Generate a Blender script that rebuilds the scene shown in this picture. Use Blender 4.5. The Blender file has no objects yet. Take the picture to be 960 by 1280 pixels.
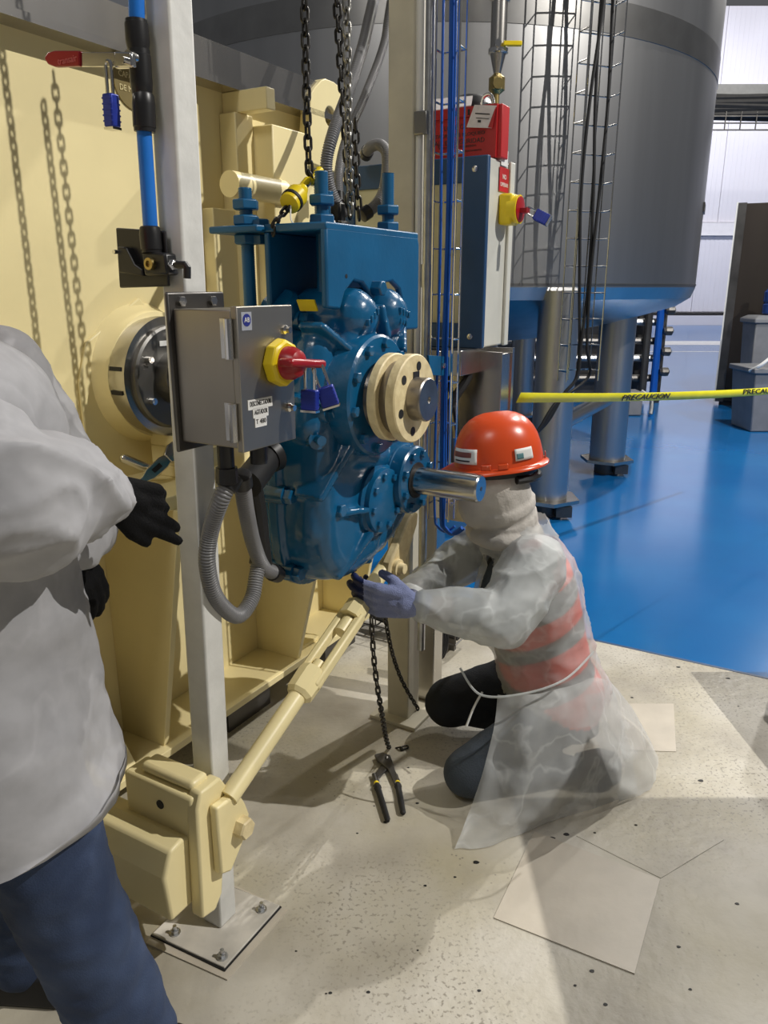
import bpy, bmesh, math, random
from mathutils import Vector, Matrix, noise
random.seed(7)
SC = bpy.context.scene
COL = SC.collection
V = lambda *a: Vector(a)

# ------------------------------------------------------------------ camera
PITCH = math.radians(16.3); CAMZ = 1.55; FPX = 960.0
cam_d = bpy.data.cameras.new('camera'); cam = bpy.data.objects.new('camera', cam_d); COL.objects.link(cam)
cam.location = (0, 0, CAMZ); cam.rotation_euler = (math.pi/2 - PITCH, 0, 0)
cam_d.sensor_fit = 'VERTICAL'; cam_d.sensor_height = 24.0; cam_d.lens = 24.0*FPX/1280.0
cam_d.clip_start = 0.05; cam_d.clip_end = 200
SC.camera = cam
# ------------------------------------------------------------------ world, lamps, exposure
wd = bpy.data.worlds.new('hall_ambient'); SC.world = wd; wd.use_nodes = True
wd.node_tree.nodes['Background'].inputs[0].default_value = (0.93, 0.95, 1.0, 1)
wd.node_tree.nodes['Background'].inputs[1].default_value = 0.10
def lamp(name, kind, loc, power, size, target=None, color=(1, 0.96, 0.9), size_y=None):
    d = bpy.data.lights.new(name, kind); o = bpy.data.objects.new(name, d); COL.objects.link(o)
    o.location = loc; d.energy = power; d.color = color
    if kind == 'POINT': d.shadow_soft_size = size
    else:
        d.size = size
        if size_y: d.shape = 'RECTANGLE'; d.size_y = size_y
    if target is not None:
        o.rotation_euler = (Vector(target) - Vector(loc)).to_track_quat('-Z', 'Y').to_euler()
    return o
lamp('high_bay_lamp_right', 'POINT', (6.3, 0.55, 7.2), 2550, 0.035)
lamp('high_bay_lamp_back', 'POINT', (3.9, 6.6, 6.8), 1150, 0.05)
lamp('front_fill', 'AREA', (-2.5, -3.0, 7.5), 110, 1.6, (0, 2, 0.6))  # unseen soft light added as fill for the standing worker and floor
lamp('far_wall_fill', 'AREA', (12, 26.5, 10.5), 1250, 14.0, (12, 34, 3.5), (0.95, 0.96, 1.0), 1.5)  # unseen light added to brighten the far wall, turned away from the camera
lamp('far_floor_fill', 'POINT', (9.5, 15.0, 8.5), 2000, 0.3)  # unseen lamp, made stronger to brighten the far floor
SC.view_settings.view_transform = 'Standard'; SC.view_settings.look = 'None'
SC.view_settings.exposure = 0.0; SC.view_settings.gamma = 1.0; SC.view_settings.use_curve_mapping = False

# ------------------------------------------------------------------ pixel -> place helpers (960x1280 frame)
CT, ST = math.cos(PITCH), math.sin(PITCH)
def ray(u, v):
    a = (u-480)/FPX; b = (640-v)/FPX
    return V(a, CT+b*ST, -ST+b*CT)
CAM = V(0, 0, CAMZ)
def gz(u, v, z=0.0): r = ray(u, v); return CAM + r*((z-CAMZ)/r.z)
def gy(u, v, y): r = ray(u, v); return CAM + r*(y/r.y)
# machine frame: x = out of the mixer end wall (n), y = along the wall (s), z up
A30 = math.radians(30)
ORG = V(-.78, 2.39, 0); NV = V(math.cos(A30), -math.sin(A30), 0); SV = V(math.sin(A30), math.cos(A30), 0); ZV = V(0, 0, 1)
ML = Matrix(((NV.x, SV.x, 0, ORG.x), (NV.y, SV.y, 0, ORG.y), (0, 0, 1, 0), (0, 0, 0, 1)))
def m(n, s, z): return ML @ V(n, s, z)
def gn(u, v, n): r = ray(u, v); return CAM + r*((n - (CAM-ORG).dot(NV))/r.dot(NV))
def gs(u, v, s): r = ray(u, v); return CAM + r*((s - (CAM-ORG).dot(SV))/r.dot(SV))

# ------------------------------------------------------------------ mesh builder
def frame_from(axis, up=None):
    z = axis.normalized()
    up = up or (V(0, 0, 1) if abs(z.z) < 0.9 else V(1, 0, 0))
    x = up.cross(z).normalized(); y = z.cross(x)
    return x, y, z
class B:
    def __init__(s): s.v = []; s.f = []
    def add(s, vs, fs):
        o = len(s.v); s.v += [Vector(p) for p in vs]; s.f += [tuple(i+o for i in f) for f in fs]; return s
    def box(s, c, d, M=None):
        x, y, z = d[0]/2, d[1]/2, d[2]/2; c = Vector(c)
        vs = [c+V(a*x, b*y, e*z) for e in (-1, 1) for b in (-1, 1) for a in (-1, 1)]
        if M is not None: vs = [M @ p for p in vs]
        return s.add(vs, [(0,2,3,1), (4,5,7,6), (0,1,5,4), (2,6,7,3), (0,4,6,2), (1,3,7,5)])
    def bx(s, a, b, M=None):
        return s.box([(a[i]+b[i])/2 for i in range(3)], [abs(b[i]-a[i]) for i in range(3)], M)
    def mb(s, a, b): return s.bx(a, b, ML)
    def loft(s, secs, close=True, caps=True):
        n = len(secs[0]); vs = [p for q in secs for p in q]; fs = []
        for i in range(len(secs)-1):
            for j in range(n if close else n-1):
                k = (j+1) % n
                fs.append((i*n+j, i*n+k, (i+1)*n+k, (i+1)*n+j))
        if caps: fs.append(tuple(range(n-1, -1, -1))); fs.append(tuple((len(secs)-1)*n+j for j in range(n)))
        return s.add(vs, fs)
    def lathe(s, p, axis, prof, seg=24, up=None):
        x, y, z = frame_from(Vector(axis), up); p = Vector(p); secs = []
        for h, r in prof:
            r = max(r, 1e-4)
            secs.append([p+z*h+(x*math.cos(2*math.pi*j/seg)+y*math.sin(2*math.pi*j/seg))*r for j in range(seg)])
        return s.loft(secs)
    def cyl(s, a, b, r, r2=None, seg=16):
        a = Vector(a); b = Vector(b)
        return s.lathe(a, b-a, [(0, r), ((b-a).length, r if r2 is None else r2)], seg)
    def cap(s, a, b, r, r2=None, seg=14):
        a = Vector(a); b = Vector(b); r2 = r if r2 is None else r2; L = (b-a).length
        if L < 1e-5: b = a+V(0, 0, 1e-3); L = 1e-3
        pr = [(-r*math.cos(t), r*math.sin(t)) for t in [k*math.pi/10 for k in range(0, 6)]]
        pr += [(L+r2*math.sin(t), r2*math.cos(t)) for t in [k*math.pi/10 for k in range(0, 6)]]
        return s.lathe(a, b-a, pr, seg)
    def ell(s, c, rad, M=None, seg=18):
        M = M or Matrix.Identity(3); c = Vector(c); secs = []
        for i in range(11):
            t = math.pi*i/10
            secs.append([c+M@V(rad[0]*max(math.sin(t), 1e-3)*math.cos(2*math.pi*j/seg), rad[1]*max(math.sin(t), 1e-3)*math.sin(2*math.pi*j/seg), -rad[2]*math.cos(t)) for j in range(seg)])
        return s.loft(secs)
    def tube(s, pts, r, seg=10, closed=False, caps=True):
        pts = [Vector(p) for p in pts]; n = len(pts); secs = []
        T = []
        for i in range(n):
            a = pts[i-1] if (i or closed) else pts[0]; b = pts[(i+1) % n] if (i < n-1 or closed) else pts[-1]
            T.append((b-a).normalized())
        x, y, z = frame_from(T[0])
        for i in range(n):
            if i:
                x = (x - T[i]*x.dot(T[i])).normalized()
            y = T[i].cross(x)
            rr = r[i] if isinstance(r, (list, tuple)) else r
            secs.append([pts[i]+(x*math.cos(2*math.pi*j/seg)+y*math.sin(2*math.pi*j/seg))*rr for j in range(seg)])
        if closed: secs.append(secs[0]); caps = False
        return s.loft(secs, True, caps)
    def prism(s, pts, ext):
        ext = Vector(ext); pts = [Vector(p) for p in pts]
        return s.loft([pts, [p+ext for p in pts]])
    def hexa(s, p, axis, r, h): return s.lathe(p, axis, [(0, r), (h*.85, r), (h, r*.86)], 6)
    def mprism(s, pts_sz, n0, n1):      # outline in (s,z), extruded along n
        return s.prism([m(n0, a, b) for a, b in pts_sz], NV*(n1-n0))
    def grid(s, rows):
        nr, nc = len(rows), len(rows[0])
        return s.add([p for r in rows for p in r], [(i*nc+j, i*nc+j+1, (i+1)*nc+j+1, (i+1)*nc+j) for i in range(nr-1) for j in range(nc-1)])
    def mesh(s, name='mesh', sharp=26, recalc=True):
        bm = bmesh.new(); vs = [bm.verts.new(p) for p in s.v]
        for f in s.f:
            try: bm.faces.new([vs[i] for i in f])
            except ValueError: pass
        bmesh.ops.remove_doubles(bm, verts=bm.verts, dist=1e-6)
        if recalc: bmesh.ops.recalc_face_normals(bm, faces=bm.faces)
        for f in bm.faces: f.smooth = True
        ca = math.radians(sharp)
        for e in bm.edges:
            if len(e.link_faces) == 2 and e.calc_face_angle(0) > ca: e.smooth = False
        me = bpy.data.meshes.new(name); bm.to_mesh(me); bm.free(); return me

def link(name, me, mat, parent=None, mw=None):
    o = bpy.data.objects.new(name, me); COL.objects.link(o)
    if mat is not None and me is not None and not me.materials: me.materials.append(mat)
    if parent is not None:
        o.parent = parent; o.matrix_parent_inverse = WM[parent.name].inverted()
    if mw is not None: o.matrix_basis = mw
    WM[o.name] = (mw.copy() if mw is not None else Matrix.Identity(4))
    return o
WM = {}
def part(name, b, mat, parent=None, bevel=0, sharp=26, seg=2, label=None):
    o = link(name, b.mesh(name, sharp), mat, parent)
    if bevel:
        md = o.modifiers.new('bevel', 'BEVEL'); md.width = bevel; md.segments = seg; md.limit_method = 'ANGLE'; md.angle_limit = math.radians(40)
    if label: o['label'] = label
    return o
def thing(name, label, cat, loc=(0, 0, 0), group=None):
    o = bpy.data.objects.new(name, None); COL.objects.link(o); o.location = loc; o.empty_display_size = .05
    WM[o.name] = Matrix.Translation(Vector(loc))
    return tag(o, label, cat, group)
def tag(o, label, cat, group=None):
    o['label'] = label; o['category'] = cat
    if group: o['group'] = group
    return o
def struct(o): o['kind'] = 'structure'; return o
def text(s, size, mat, parent, pos, xd, yd, name='lettering', depth=.0006, width=None):
    c = bpy.data.curves.new(name, 'FONT'); c.body = s; c.size = size; c.align_x = 'CENTER'; c.align_y = 'CENTER'; c.extrude = depth; c.resolution_u = 2
    t = bpy.data.objects.new('tmp_text', c); COL.objects.link(t)
    bpy.context.view_layer.update()
    me = bpy.data.meshes.new_from_object(t.evaluated_get(bpy.context.evaluated_depsgraph_get()))
    bpy.data.objects.remove(t); bpy.data.curves.remove(c)
    xd = Vector(xd).normalized(); yd = Vector(yd).normalized(); zd = xd.cross(yd)
    if width:
        xs = [v.co.x for v in me.vertices]
        if xs: xd = xd*(width/(max(xs)-min(xs)))
    M = Matrix(((xd.x, yd.x, zd.x, pos[0]), (xd.y, yd.y, zd.y, pos[1]), (xd.z, yd.z, zd.z, pos[2]), (0, 0, 0, 1)))
    me.transform(M); me.materials.clear()
    return link(name, me, mat, parent)
def smooth_path(pts, n=12, closed=False):
    P = [Vector(p) for p in pts]; out = []; N = len(P)
    for i in range(N if closed else N-1):
        if closed: a, b, c, d = P[i-1], P[i], P[(i+1) % N], P[(i+2) % N]
        else: a, b, c, d = P[max(i-1, 0)], P[i], P[i+1], P[min(i+2, N-1)]
        for k in range(n):
            t = k/n
            out.append(.5*((2*b)+(c-a)*t+(2*a-5*b+4*c-d)*t*t+(3*b-a-3*c+d)*t**3))
    if not closed: out.append(P[-1])
    return out
def resample(pts, step):
    out = [pts[0].copy()]; acc = 0
    for i in range(len(pts)-1):
        a, b = pts[i], pts[i+1]; L = (b-a).length
        while acc+L >= step:
            t = (step-acc)/L; a = a.lerp(b, t); out.append(a.copy()); L = (b-a).length; acc = 0
            if L < 1e-9: break
        acc += L
    return out

# ------------------------------------------------------------------ materials
MT = {}
def mat(name, col, rough=.5, metal=0.0, var=.08, scale=8.0, bump=0.0, bscale=60.0, col2=None, stretch=None, alpha=None, transl=0, coat=0, spec=.5):
    M = bpy.data.materials.new(name); M.use_nodes = True; nt = M.node_tree; N = nt.nodes; L = nt.links
    p = N['Principled BSDF']; p.inputs['Roughness'].default_value = rough; p.inputs['Metallic'].default_value = metal
    p.inputs['Specular IOR Level'].default_value = spec
    if coat: p.inputs['Coat Weight'].default_value = coat; p.inputs['Coat Roughness'].default_value = .08
    geo = N.new('ShaderNodeNewGeometry'); mp = N.new('ShaderNodeMapping'); L.new(geo.outputs['Position'], mp.inputs[0])
    if stretch: mp.inputs['Scale'].default_value = stretch
    nz = N.new('ShaderNodeTexNoise'); nz.inputs['Scale'].default_value = scale; nz.inputs['Detail'].default_value = 5
    L.new(mp.outputs[0], nz.inputs['Vector'])
    mx = N.new('ShaderNodeMix'); mx.data_type = 'RGBA'
    c2 = col2 or tuple(max(0, c*(1-2.2*var)) for c in col)
    c1 = col if col2 else tuple(min(1, c*(1+var)) for c in col)
    mx.inputs[6].default_value = (*c1, 1); mx.inputs[7].default_value = (*c2, 1)
    rp = N.new('ShaderNodeMapRange'); rp.inputs[1].default_value = .35; rp.inputs[2].default_value = .75
    L.new(nz.outputs[0], rp.inputs[0]); L.new(rp.outputs[0], mx.inputs[0]); L.new(mx.outputs[2], p.inputs['Base Color'])
    if bump:
        n2 = N.new('ShaderNodeTexNoise'); n2.inputs['Scale'].default_value = bscale; n2.inputs['Detail'].default_value = 4
        if alpha is not None: n2.noise_type = 'RIDGED_MULTIFRACTAL'; n2.inputs['Detail'].default_value = 2; n2.normalize = True
        L.new(mp.outputs[0], n2.inputs['Vector'])
        bp = N.new('ShaderNodeBump'); bp.inputs['Strength'].default_value = bump; bp.inputs['Distance'].default_value = .01
        L.new(n2.outputs[0], bp.inputs['Height']); L.new(bp.outputs[0], p.inputs['Normal'])
    out = N['Material Output']
    if alpha is not None:
        tr = N.new('ShaderNodeBsdfTransparent'); ms = N.new('ShaderNodeMixShader')
        src = p.outputs[0]
        if transl:
            tl = N.new('ShaderNodeBsdfTranslucent'); tl.inputs[0].default_value = (*c1, 1)
            m2 = N.new('ShaderNodeMixShader'); m2.inputs[0].default_value = transl
            L.new(src, m2.inputs[1]); L.new(tl.outputs[0], m2.inputs[2]); src = m2.outputs[0]
        n3 = N.new('ShaderNodeTexNoise'); n3.inputs['Scale'].default_value = bscale*.8; n3.inputs['Detail'].default_value = 3.5; n3.inputs['Distortion'].default_value = .2
        L.new(mp.outputs[0], n3.inputs['Vector'])
        sb = N.new('ShaderNodeMath'); sb.operation = 'SUBTRACT'; sb.inputs[1].default_value = .5; L.new(n3.outputs[0], sb.inputs[0])
        ab_ = N.new('ShaderNodeMath'); ab_.operation = 'ABSOLUTE'; L.new(sb.outputs[0], ab_.inputs[0])
        am = N.new('ShaderNodeMapRange'); am.inputs[1].default_value = 0; am.inputs[2].default_value = .035
        am.inputs[3].default_value = min(1, alpha+.16); am.inputs[4].default_value = alpha; L.new(ab_.outputs[0], am.inputs[0])  # thin whiter lines: crease highlights put into the gown's opacity
        L.new(am.outputs[0], ms.inputs[0]); L.new(tr.outputs[0], ms.inputs[1]); L.new(src, ms.inputs[2]); L.new(ms.outputs[0], out.inputs[0])
    MT[name] = M; return M
CREAM = mat('cream_paint', (.86, .745, .41), .38, var=.04, scale=3, bump=.04, bscale=25)
CREAM_WORN = mat('cream_paint_worn', (.80, .68, .40), .5, var=.1, scale=30, bump=.2, bscale=60, col2=(.58, .46, .24))
COLCREAM = mat('beige_column_paint', (.60, .56, .44), .5, var=.05, scale=12)
WHITEPOST = mat('white_post_paint', (.66, .66, .63), .5, var=.06, scale=14, bump=.1, bscale=40)
STEEL = mat('stainless_steel', (.52, .50, .47), .27, 1, var=.07, scale=5, stretch=(1, 1, .15))
TANKST = mat('tank_stainless', (.50, .50, .50), .34, 1, var=.06, scale=3, stretch=(1.5, 1.5, .12))
SEAMST = mat('tank_seam_steel', (.36, .355, .345), .3, 1, var=.06, scale=6)
DARKST = mat('dark_steel', (.12, .115, .11), .38, .8, var=.15, scale=5)
CHROME = mat('bright_steel', (.72, .71, .69), .16, 1, var=.05, scale=12)
SHAFTST = mat('machined_shaft_steel', (.30, .275, .25), .36, 1, var=.12, scale=20)
BOXST = mat('enclosure_stainless', (.36, .335, .29), .42, 1, var=.06, scale=5, stretch=(1, 1, .2))
POLSH = mat('polished_shaft_steel', (.56, .55, .53), .2, 1, var=.05, scale=12)
GALV = mat('galvanised_steel', (.55, .56, .57), .35, 1, var=.1, scale=25)
BLUE = mat('gearbox_blue_enamel', (.004, .095, .22), .26, var=.12, scale=5, bump=.12, bscale=45, coat=.35)
BLUE2 = mat('bracket_blue_paint', (.004, .098, .23), .38, var=.08, scale=6, bump=.05, bscale=60)
CABBLUE = mat('cabinet_blue_paint', (.018, .065, .16), .4, var=.06)
CABWHITE = mat('cabinet_grey_white_paint', (.58, .58, .52), .42, var=.03)
PIPEBLUE = mat('air_pipe_blue', (.015, .17, .62), .32, var=.05)
HOSEBLUE = mat('hose_blue', (.006, .085, .42), .35, var=.08)
BLACKP = mat('black_plastic', (.012, .012, .013), .38, var=.2)
BLACKR = mat('black_rubber', (.010, .010, .011), .6, var=.2)
BLACKCH = mat('black_chain_steel', (.05, .047, .043), .38, .7, var=.3, scale=60)
GREYCH = mat('grey_chain_steel', (.34, .33, .30), .32, .9, var=.3, scale=60)
CONDUIT = mat('grey_conduit', (.17, .17, .175), .42, var=.1)
REDP = mat('red_plastic', (.33, .008, .014), .3, var=.08)
REDBOX = mat('red_box_paint', (.46, .016, .018), .4, var=.05)
YEL = mat('yellow_plastic', (.80, .60, .01), .38, var=.05)
LOCKBLUE = mat('padlock_blue', (.015, .035, .32), .38, .2, var=.1, scale=40)
ORANGE = mat('hard_hat_orange', (.66, .075, .016), .28, var=.06, scale=6)
LABELW = mat('label_white', (.74, .74, .72), .5, var=.03)
INK = mat('label_ink', (.03, .03, .03), .6, var=.1)
INKRED = mat('print_red_brown', (.22, .07, .06), .6, var=.1)
PINK = mat('lever_embossing', (.62, .14, .14), .4)
JEANS = mat('blue_jeans', (.018, .034, .082), .85, var=.3, scale=9, bump=.16, bscale=300, col2=(.045, .072, .145))
NAVY = mat('dark_trousers', (.009, .012, .018), .85, var=.25, scale=10, bump=.3, bscale=200)
SKIN = mat('skin', (.24, .11, .06), .55, var=.08, scale=20)
SHIRT = mat('grey_shirt', (.17, .18, .19), .85, var=.1, scale=12, bump=.2, bscale=120)
GAITER = mat('grey_neck_gaiter', (.52, .49, .45), .9, var=.05, bump=.2, bscale=160)
GLOVEB = mat('black_glove', (.0045, .0045, .005), .75, var=.2, bump=.3, bscale=300, spec=.12)
GLOVEL = mat('lavender_knit_glove', (.25, .29, .50), .9, var=.1, bump=.5, bscale=350)
GLOVEN = mat('navy_glove_coating', (.012, .02, .085), .5, var=.2)
GOWN = mat('nonwoven_gown', (.46, .46, .48), .8, var=.05, scale=30, bump=.5, bscale=7, alpha=.93, transl=.25)
FILM = mat('translucent_film_gown', (.70, .72, .72), .45, var=.05, scale=20, alpha=.46, transl=.2, bump=.8, bscale=7)
FILM2 = mat('translucent_film_sleeve', (.62, .65, .65), .5, var=.06, scale=20, alpha=.72, transl=.2, bump=.9, bscale=9)
PLASTIC_BIN = mat('grey_bin_plastic', (.20, .205, .22), .5, var=.06)
WALLW = mat('wall_panel_white', (.70, .68, .74), .55, var=.02, scale=.6)
CABBROWN = mat('bronze_cabinet_steel', (.06, .05, .042), .34, .7, var=.12, scale=2, stretch=(1, 1, .2))
TAPE = mat('caution_tape_yellow', (.80, .74, .02), .45, var=.04)
TAG = mat('paper_tag', (.75, .70, .70), .6, var=.06, scale=40)
BRASS = mat('brass', (.45, .35, .14), .35, 1)

def floor_mat():
    M = bpy.data.materials.new('white_coated_floor'); M.use_nodes = True; nt = M.node_tree; N = nt.nodes; L = nt.links
    p = N['Principled BSDF']; geo = N.new('ShaderNodeNewGeometry')
    def noi(sc, det=5): 
        n = N.new('ShaderNodeTexNoise'); n.inputs['Scale'].default_value = sc; n.inputs['Detail'].default_value = det; L.new(geo.outputs['Position'], n.inputs['Vector']); return n
    def ramp(src, a, b):
        r = N.new('ShaderNodeMapRange'); r.inputs[1].default_value = a; r.inputs[2].default_value = b; L.new(src, r.inputs[0]); return r.outputs[0]
    def mix(f, c1, c2):
        x = N.new('ShaderNodeMix'); x.data_type = 'RGBA'; L.new(f, x.inputs[0])
        for i, c in ((6, c1), (7, c2)):
            if isinstance(c, tuple): x.inputs[i].default_value = (*c, 1)
            else: L.new(c, x.inputs[i])
        return x.outputs[2]
    base = mix(ramp(noi(1.6).outputs[0], .42, .62), (.54, .51, .44), (.44, .40, .29))
    base = mix(ramp(noi(2.6, 9).outputs[0], .47, .70), base, (.34, .31, .255))
    vo = N.new('ShaderNodeTexVoronoi'); vo.inputs['Scale'].default_value = 52; L.new(geo.outputs['Position'], vo.inputs['Vector'])
    sp = N.new('ShaderNodeMath'); sp.operation = 'MULTIPLY'
    L.new(ramp(vo.outputs['Distance'], .20, .10), sp.inputs[0]); L.new(ramp(noi(3.2).outputs[0], .52, .66), sp.inputs[1])
    base = mix(sp.outputs[0], base, (.24, .215, .18))
    st = N.new('ShaderNodeMath'); st.operation = 'MULTIPLY'
    L.new(ramp(noi(95, 3).outputs[0], .56, .64), st.inputs[0]); L.new(ramp(noi(1.1).outputs[0], .45, .6), st.inputs[1])
    base = mix(st.outputs[0], base, (.27, .245, .20))
    L.new(base, p.inputs['Base Color'])
    rr = N.new('ShaderNodeMapRange'); rr.inputs[3].default_value = .30; rr.inputs[4].default_value = .62; L.new(noi(3).outputs[0], rr.inputs[0]); L.new(rr.outputs[0], p.inputs['Roughness'])
    bp = N.new('ShaderNodeBump'); bp.inputs['Strength'].default_value = .25; bp.inputs['Distance'].default_value = .01; L.new(noi(30).outputs[0], bp.inputs['Height']); L.new(bp.outputs[0], p.inputs['Normal'])
    return M
FLOORW = floor_mat()
PATCH = mat('floor_patch_coating', (.54, .49, .405), .42, var=.06, scale=6, bump=.08, bscale=30)
FLOORB = mat('blue_epoxy_floor', (.007, .145, .41), .17, var=.10, scale=1.2, bump=.03, bscale=9, col2=(.006, .11, .35))
FLOORLINE = mat('floor_marking_white', (.75, .75, .78), .4)
def vest_mat():
    M = bpy.data.materials.new('orange_vest_with_grey_bands'); M.use_nodes = True; nt = M.node_tree; N = nt.nodes; L = nt.links
    p = N['Principled BSDF']; p.inputs['Roughness'].default_value = .8; geo = N.new('ShaderNodeNewGeometry')
    d = N.new('ShaderNodeVectorMath'); d.operation = 'DOT_PRODUCT'; L.new(geo.outputs['Position'], d.inputs[0]); d.inputs[1].default_value = (-.42, .10, 1.0)
    mr = N.new('ShaderNodeMapRange'); mr.inputs[1].default_value = -.10; mr.inputs[2].default_value = 1.0; L.new(d.outputs['Value'], mr.inputs[0])
    cr = N.new('ShaderNodeValToRGB'); cr.color_ramp.interpolation = 'CONSTANT'; E = cr.color_ramp.elements
    o = (.80, .065, .025, 1); g = (.20, .21, .215, 1)
    E[0].position = 0; E[0].color = o; E[1].position = .345; E[1].color = g
    for ps, c in ((.40, o), (.50, g), (.555, o), (.63, g), (.70, o), (.79, g), (.86, o)):
        e = E.new(ps); e.color = c
    L.new(mr.outputs[0], cr.inputs[0]); L.new(cr.outputs[0], p.inputs['Base Color']); return M
VEST = vest_mat()

# ================================================================== SETTING
b = B().mb((-14, -6, -.2), (16, 1.58, 0)); fl = struct(part('floor', b, FLOORW)); fl['label'] = 'worn off-white coated concrete floor'
b = B().mb((-30, 1.582, -.2), (60, 60, -.001)); fb = struct(part('floor', b, FLOORB)); fb['label'] = 'glossy blue epoxy floor'
def patch(pix, h=.0015, mt=PATCH):
    q = [gz(*p) for p in pix]
    part('floor_patch', B().prism([V(p.x, p.y, 0) for p in q], (0, 0, h)), mt, fl)
patch([(668, 1040), (825, 1100), (793, 1218), (617, 1148)], .003)
patch([(742, 880), (842, 880), (845, 940), (780, 938)], .002)
patch([(700, 880), (846, 900), (765, 905), (690, 902)], .001)
for pts in ([(720, 1045), (826, 1098), (905, 1050), (806, 1008)],):
    patch(pts, .0012, FLOORW)
for k in range(34):   # paint chips and dirt specks
    u = random.choice([random.uniform(560, 940), random.uniform(300, 600)]); v = random.uniform(840, 1260)
    p = gz(u, v); r = random.uniform(.0022, .006)
    if k < 8: p = gz(*[(595, 1078), (690, 1048), (708, 1043), (876, 976), (910, 848), (848, 834), (740, 1214), (790, 872)][k]); r = .009 if k < 6 else .006
    a = random.uniform(0, 6.28)
    part('paint_chip', B().prism([V(p.x+r*(1+.2*math.sin(3*t+a))*math.cos(t), p.y+.7*r*math.sin(t), 0) for t in [i*.785 for i in range(8)]], (0, 0, .0012)), BLACKR, fl)
# joint strip between the two floors
part('floor_joint', B().mb((-14, 1.575, 0), (16, 1.59, .0015)), mat('joint_dark_blue', (.01, .06, .16), .5), fl)
for yy in (19.6, 22.0):
    part('floor_line', B().bx((-20, yy, 0), (40, yy+(1.6 if yy > 21 else .14), .003)), FLOORLINE, fb)
# far wall with upright insulated panels
YW = 34.0
wb = struct(part('wall_back', B().bx((-25, YW+.1, 0), (45, YW+.4, 12)), WALLW)); wb['label'] = 'far white insulated panel wall'
def row(z0, z1, off, w=2.45):
    x = -24+off; me = None
    while x < 44:
        if 6 < x < 30:
            bb = B().bx((x+.01, YW, z0), (x+w-.01, YW+.1, z1))
            for k in range(12): bb.bx((x+.12+k*.19, YW-.012, z0+.02), (x+.2+k*.19, YW, z1-.02))
            part('panel', bb, WALLW, wb)
        x += w
row(.55, 3.6, .4); row(4.15, 8.4, 1.1); row(9.2, 12, .6)
part('ledge_band', B().bx((-25, YW-.18, 3.62), (45, YW+.1, 4.12)), mat('wall_band_white', (.80, .77, .80), .5, var=.02), wb)
part('ledge_band', B().bx((-25, YW-.18, 8.42), (45, YW+.1, 9.15)), MT['wall_band_white'], wb)
part('kick_strip', B().bx((-25, YW-.1, .42), (45, YW+.08, .5)), BLACKR, wb)
part('kerb', B().bx((-25, YW-.25, 0), (45, YW+.1, .40)), WALLW, wb)

# overhead cable run in front of the far wall
t = thing('overhead_cable_tray', 'overhead wire cable tray full of black cables under grey beam', 'cable tray', (9.5, 20, 5.2))
YB = 20.0; zb = gy(920, 105, YB).z; zt = gy(920, 122, YB).z; zc = gy(920, 148, YB).z; ze = gy(920, 165, YB).z
part('beam', B().bx((4, YB, zt), (18, YB+.3, zb)), mat('grey_beam', (.12, .125, .13), .5), t)
bb = B()
for k in range(22):
    z = zt-(zt-zc)*((k % 11)+.5)/11
    bb.tube([V(4+2.8*i, YB-.05-.12*(k//11)+.05*math.sin(i+k), z+.05*math.sin(1.7*i+k*2)) for i in range(6)], .075, 6)
o = part('cable', bb, BLACKR, t); o['kind'] = 'stuff'
bb = B()
for z in (zc, (zc+ze)/2, ze): bb.tube([V(4, YB-.25, z), V(18, YB-.25, z)], .018, 5)
for k in range(30): bb.tube([V(4+k*.36, YB-.25, zc+.1), V(4+k*.36, YB-.25, ze)], .016, 5)
part('wire_mesh', bb, DARKST, t)
part('hanger', B().bx((9.82, YB-.5, zc-.25), (10.1, YB+.1, zt+.1)), DARKST, t)
# ================================================================== STAINLESS TANK
TC = V(.38, 7.4, 0); TR = 2.33; TB = 1.45
t = thing('storage_tank', 'large cylindrical stainless storage tank standing on round legs', 'tank', (TC.x, TC.y, 0))
def ring(prof, mt, name, lbl=None): part(name, B().lathe(TC, (0, 0, 1), prof, 96), mt, t, label=lbl)
ring([(TB+.10, TR), (3.02, TR), (3.02, TR), (6.2, TR), (6.2, .1)], TANKST, 'shell')
ring([(TB-.42, .05), (TB-.40, .5), (TB-.32, 1.1), (TB-.18, 1.75), (TB-.05, TR-.14), (TB+.02, TR-.03), (TB+.10, TR), (TB+.101, .05)], TANKST, 'dished_bottom')
ring([(3.03, TR-.01), (3.03, TR+.004), (3.21, TR+.004), (3.21, TR-.01)], SEAMST, 'seam_band')
ring([(TB+.11, TR-.01), (TB+.11, TR+.004), (TB+.125, TR+.004), (TB+.125, TR-.01)], SEAMST, 'seam_band')
def leg(x, y, r=.135):
    g = part('leg', B().cyl((x, y, .13), (x, y, TB+.08), r, seg=32), TANKST, t)
    part('foot_plate', B().lathe((x, y, .105), (0, 0, 1), [(0, .23), (.025, .23)], 6), STEEL, g)
    part('load_foot', B().cyl((x, y, 0), (x, y, .106), .10, seg=20).bx((x+.03, y-.17, .02), (x+.14, y-.07, .095)), DARKST, g)
L1 = gz(683, 642); L2 = gz(757, 590)
leg(L1.x, L1.y); leg(L2.x, L2.y, .15); leg(-.5, 8.9); leg(1.6, 9.0); leg(-1.3, 6.6)
part('brace', B().cyl((L1.x, L1.y, .62), (L2.x, L2.y, .66), .06), TANKST, t)
p = gy(838, 262, 6.6)
d = (V(p.x, p.y, 0)-TC); d.z = 0; d.normalize(); tx = V(-d.y, d.x, 0)
part('nameplate', B().prism([TC+d*(TR-.004)+tx*a*.14+ZV*(p.z+c*.035) for a, c in ((-1, -1), (1, -1), (1, 1), (-1, 1))], d*.012), DARKST, t)
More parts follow.
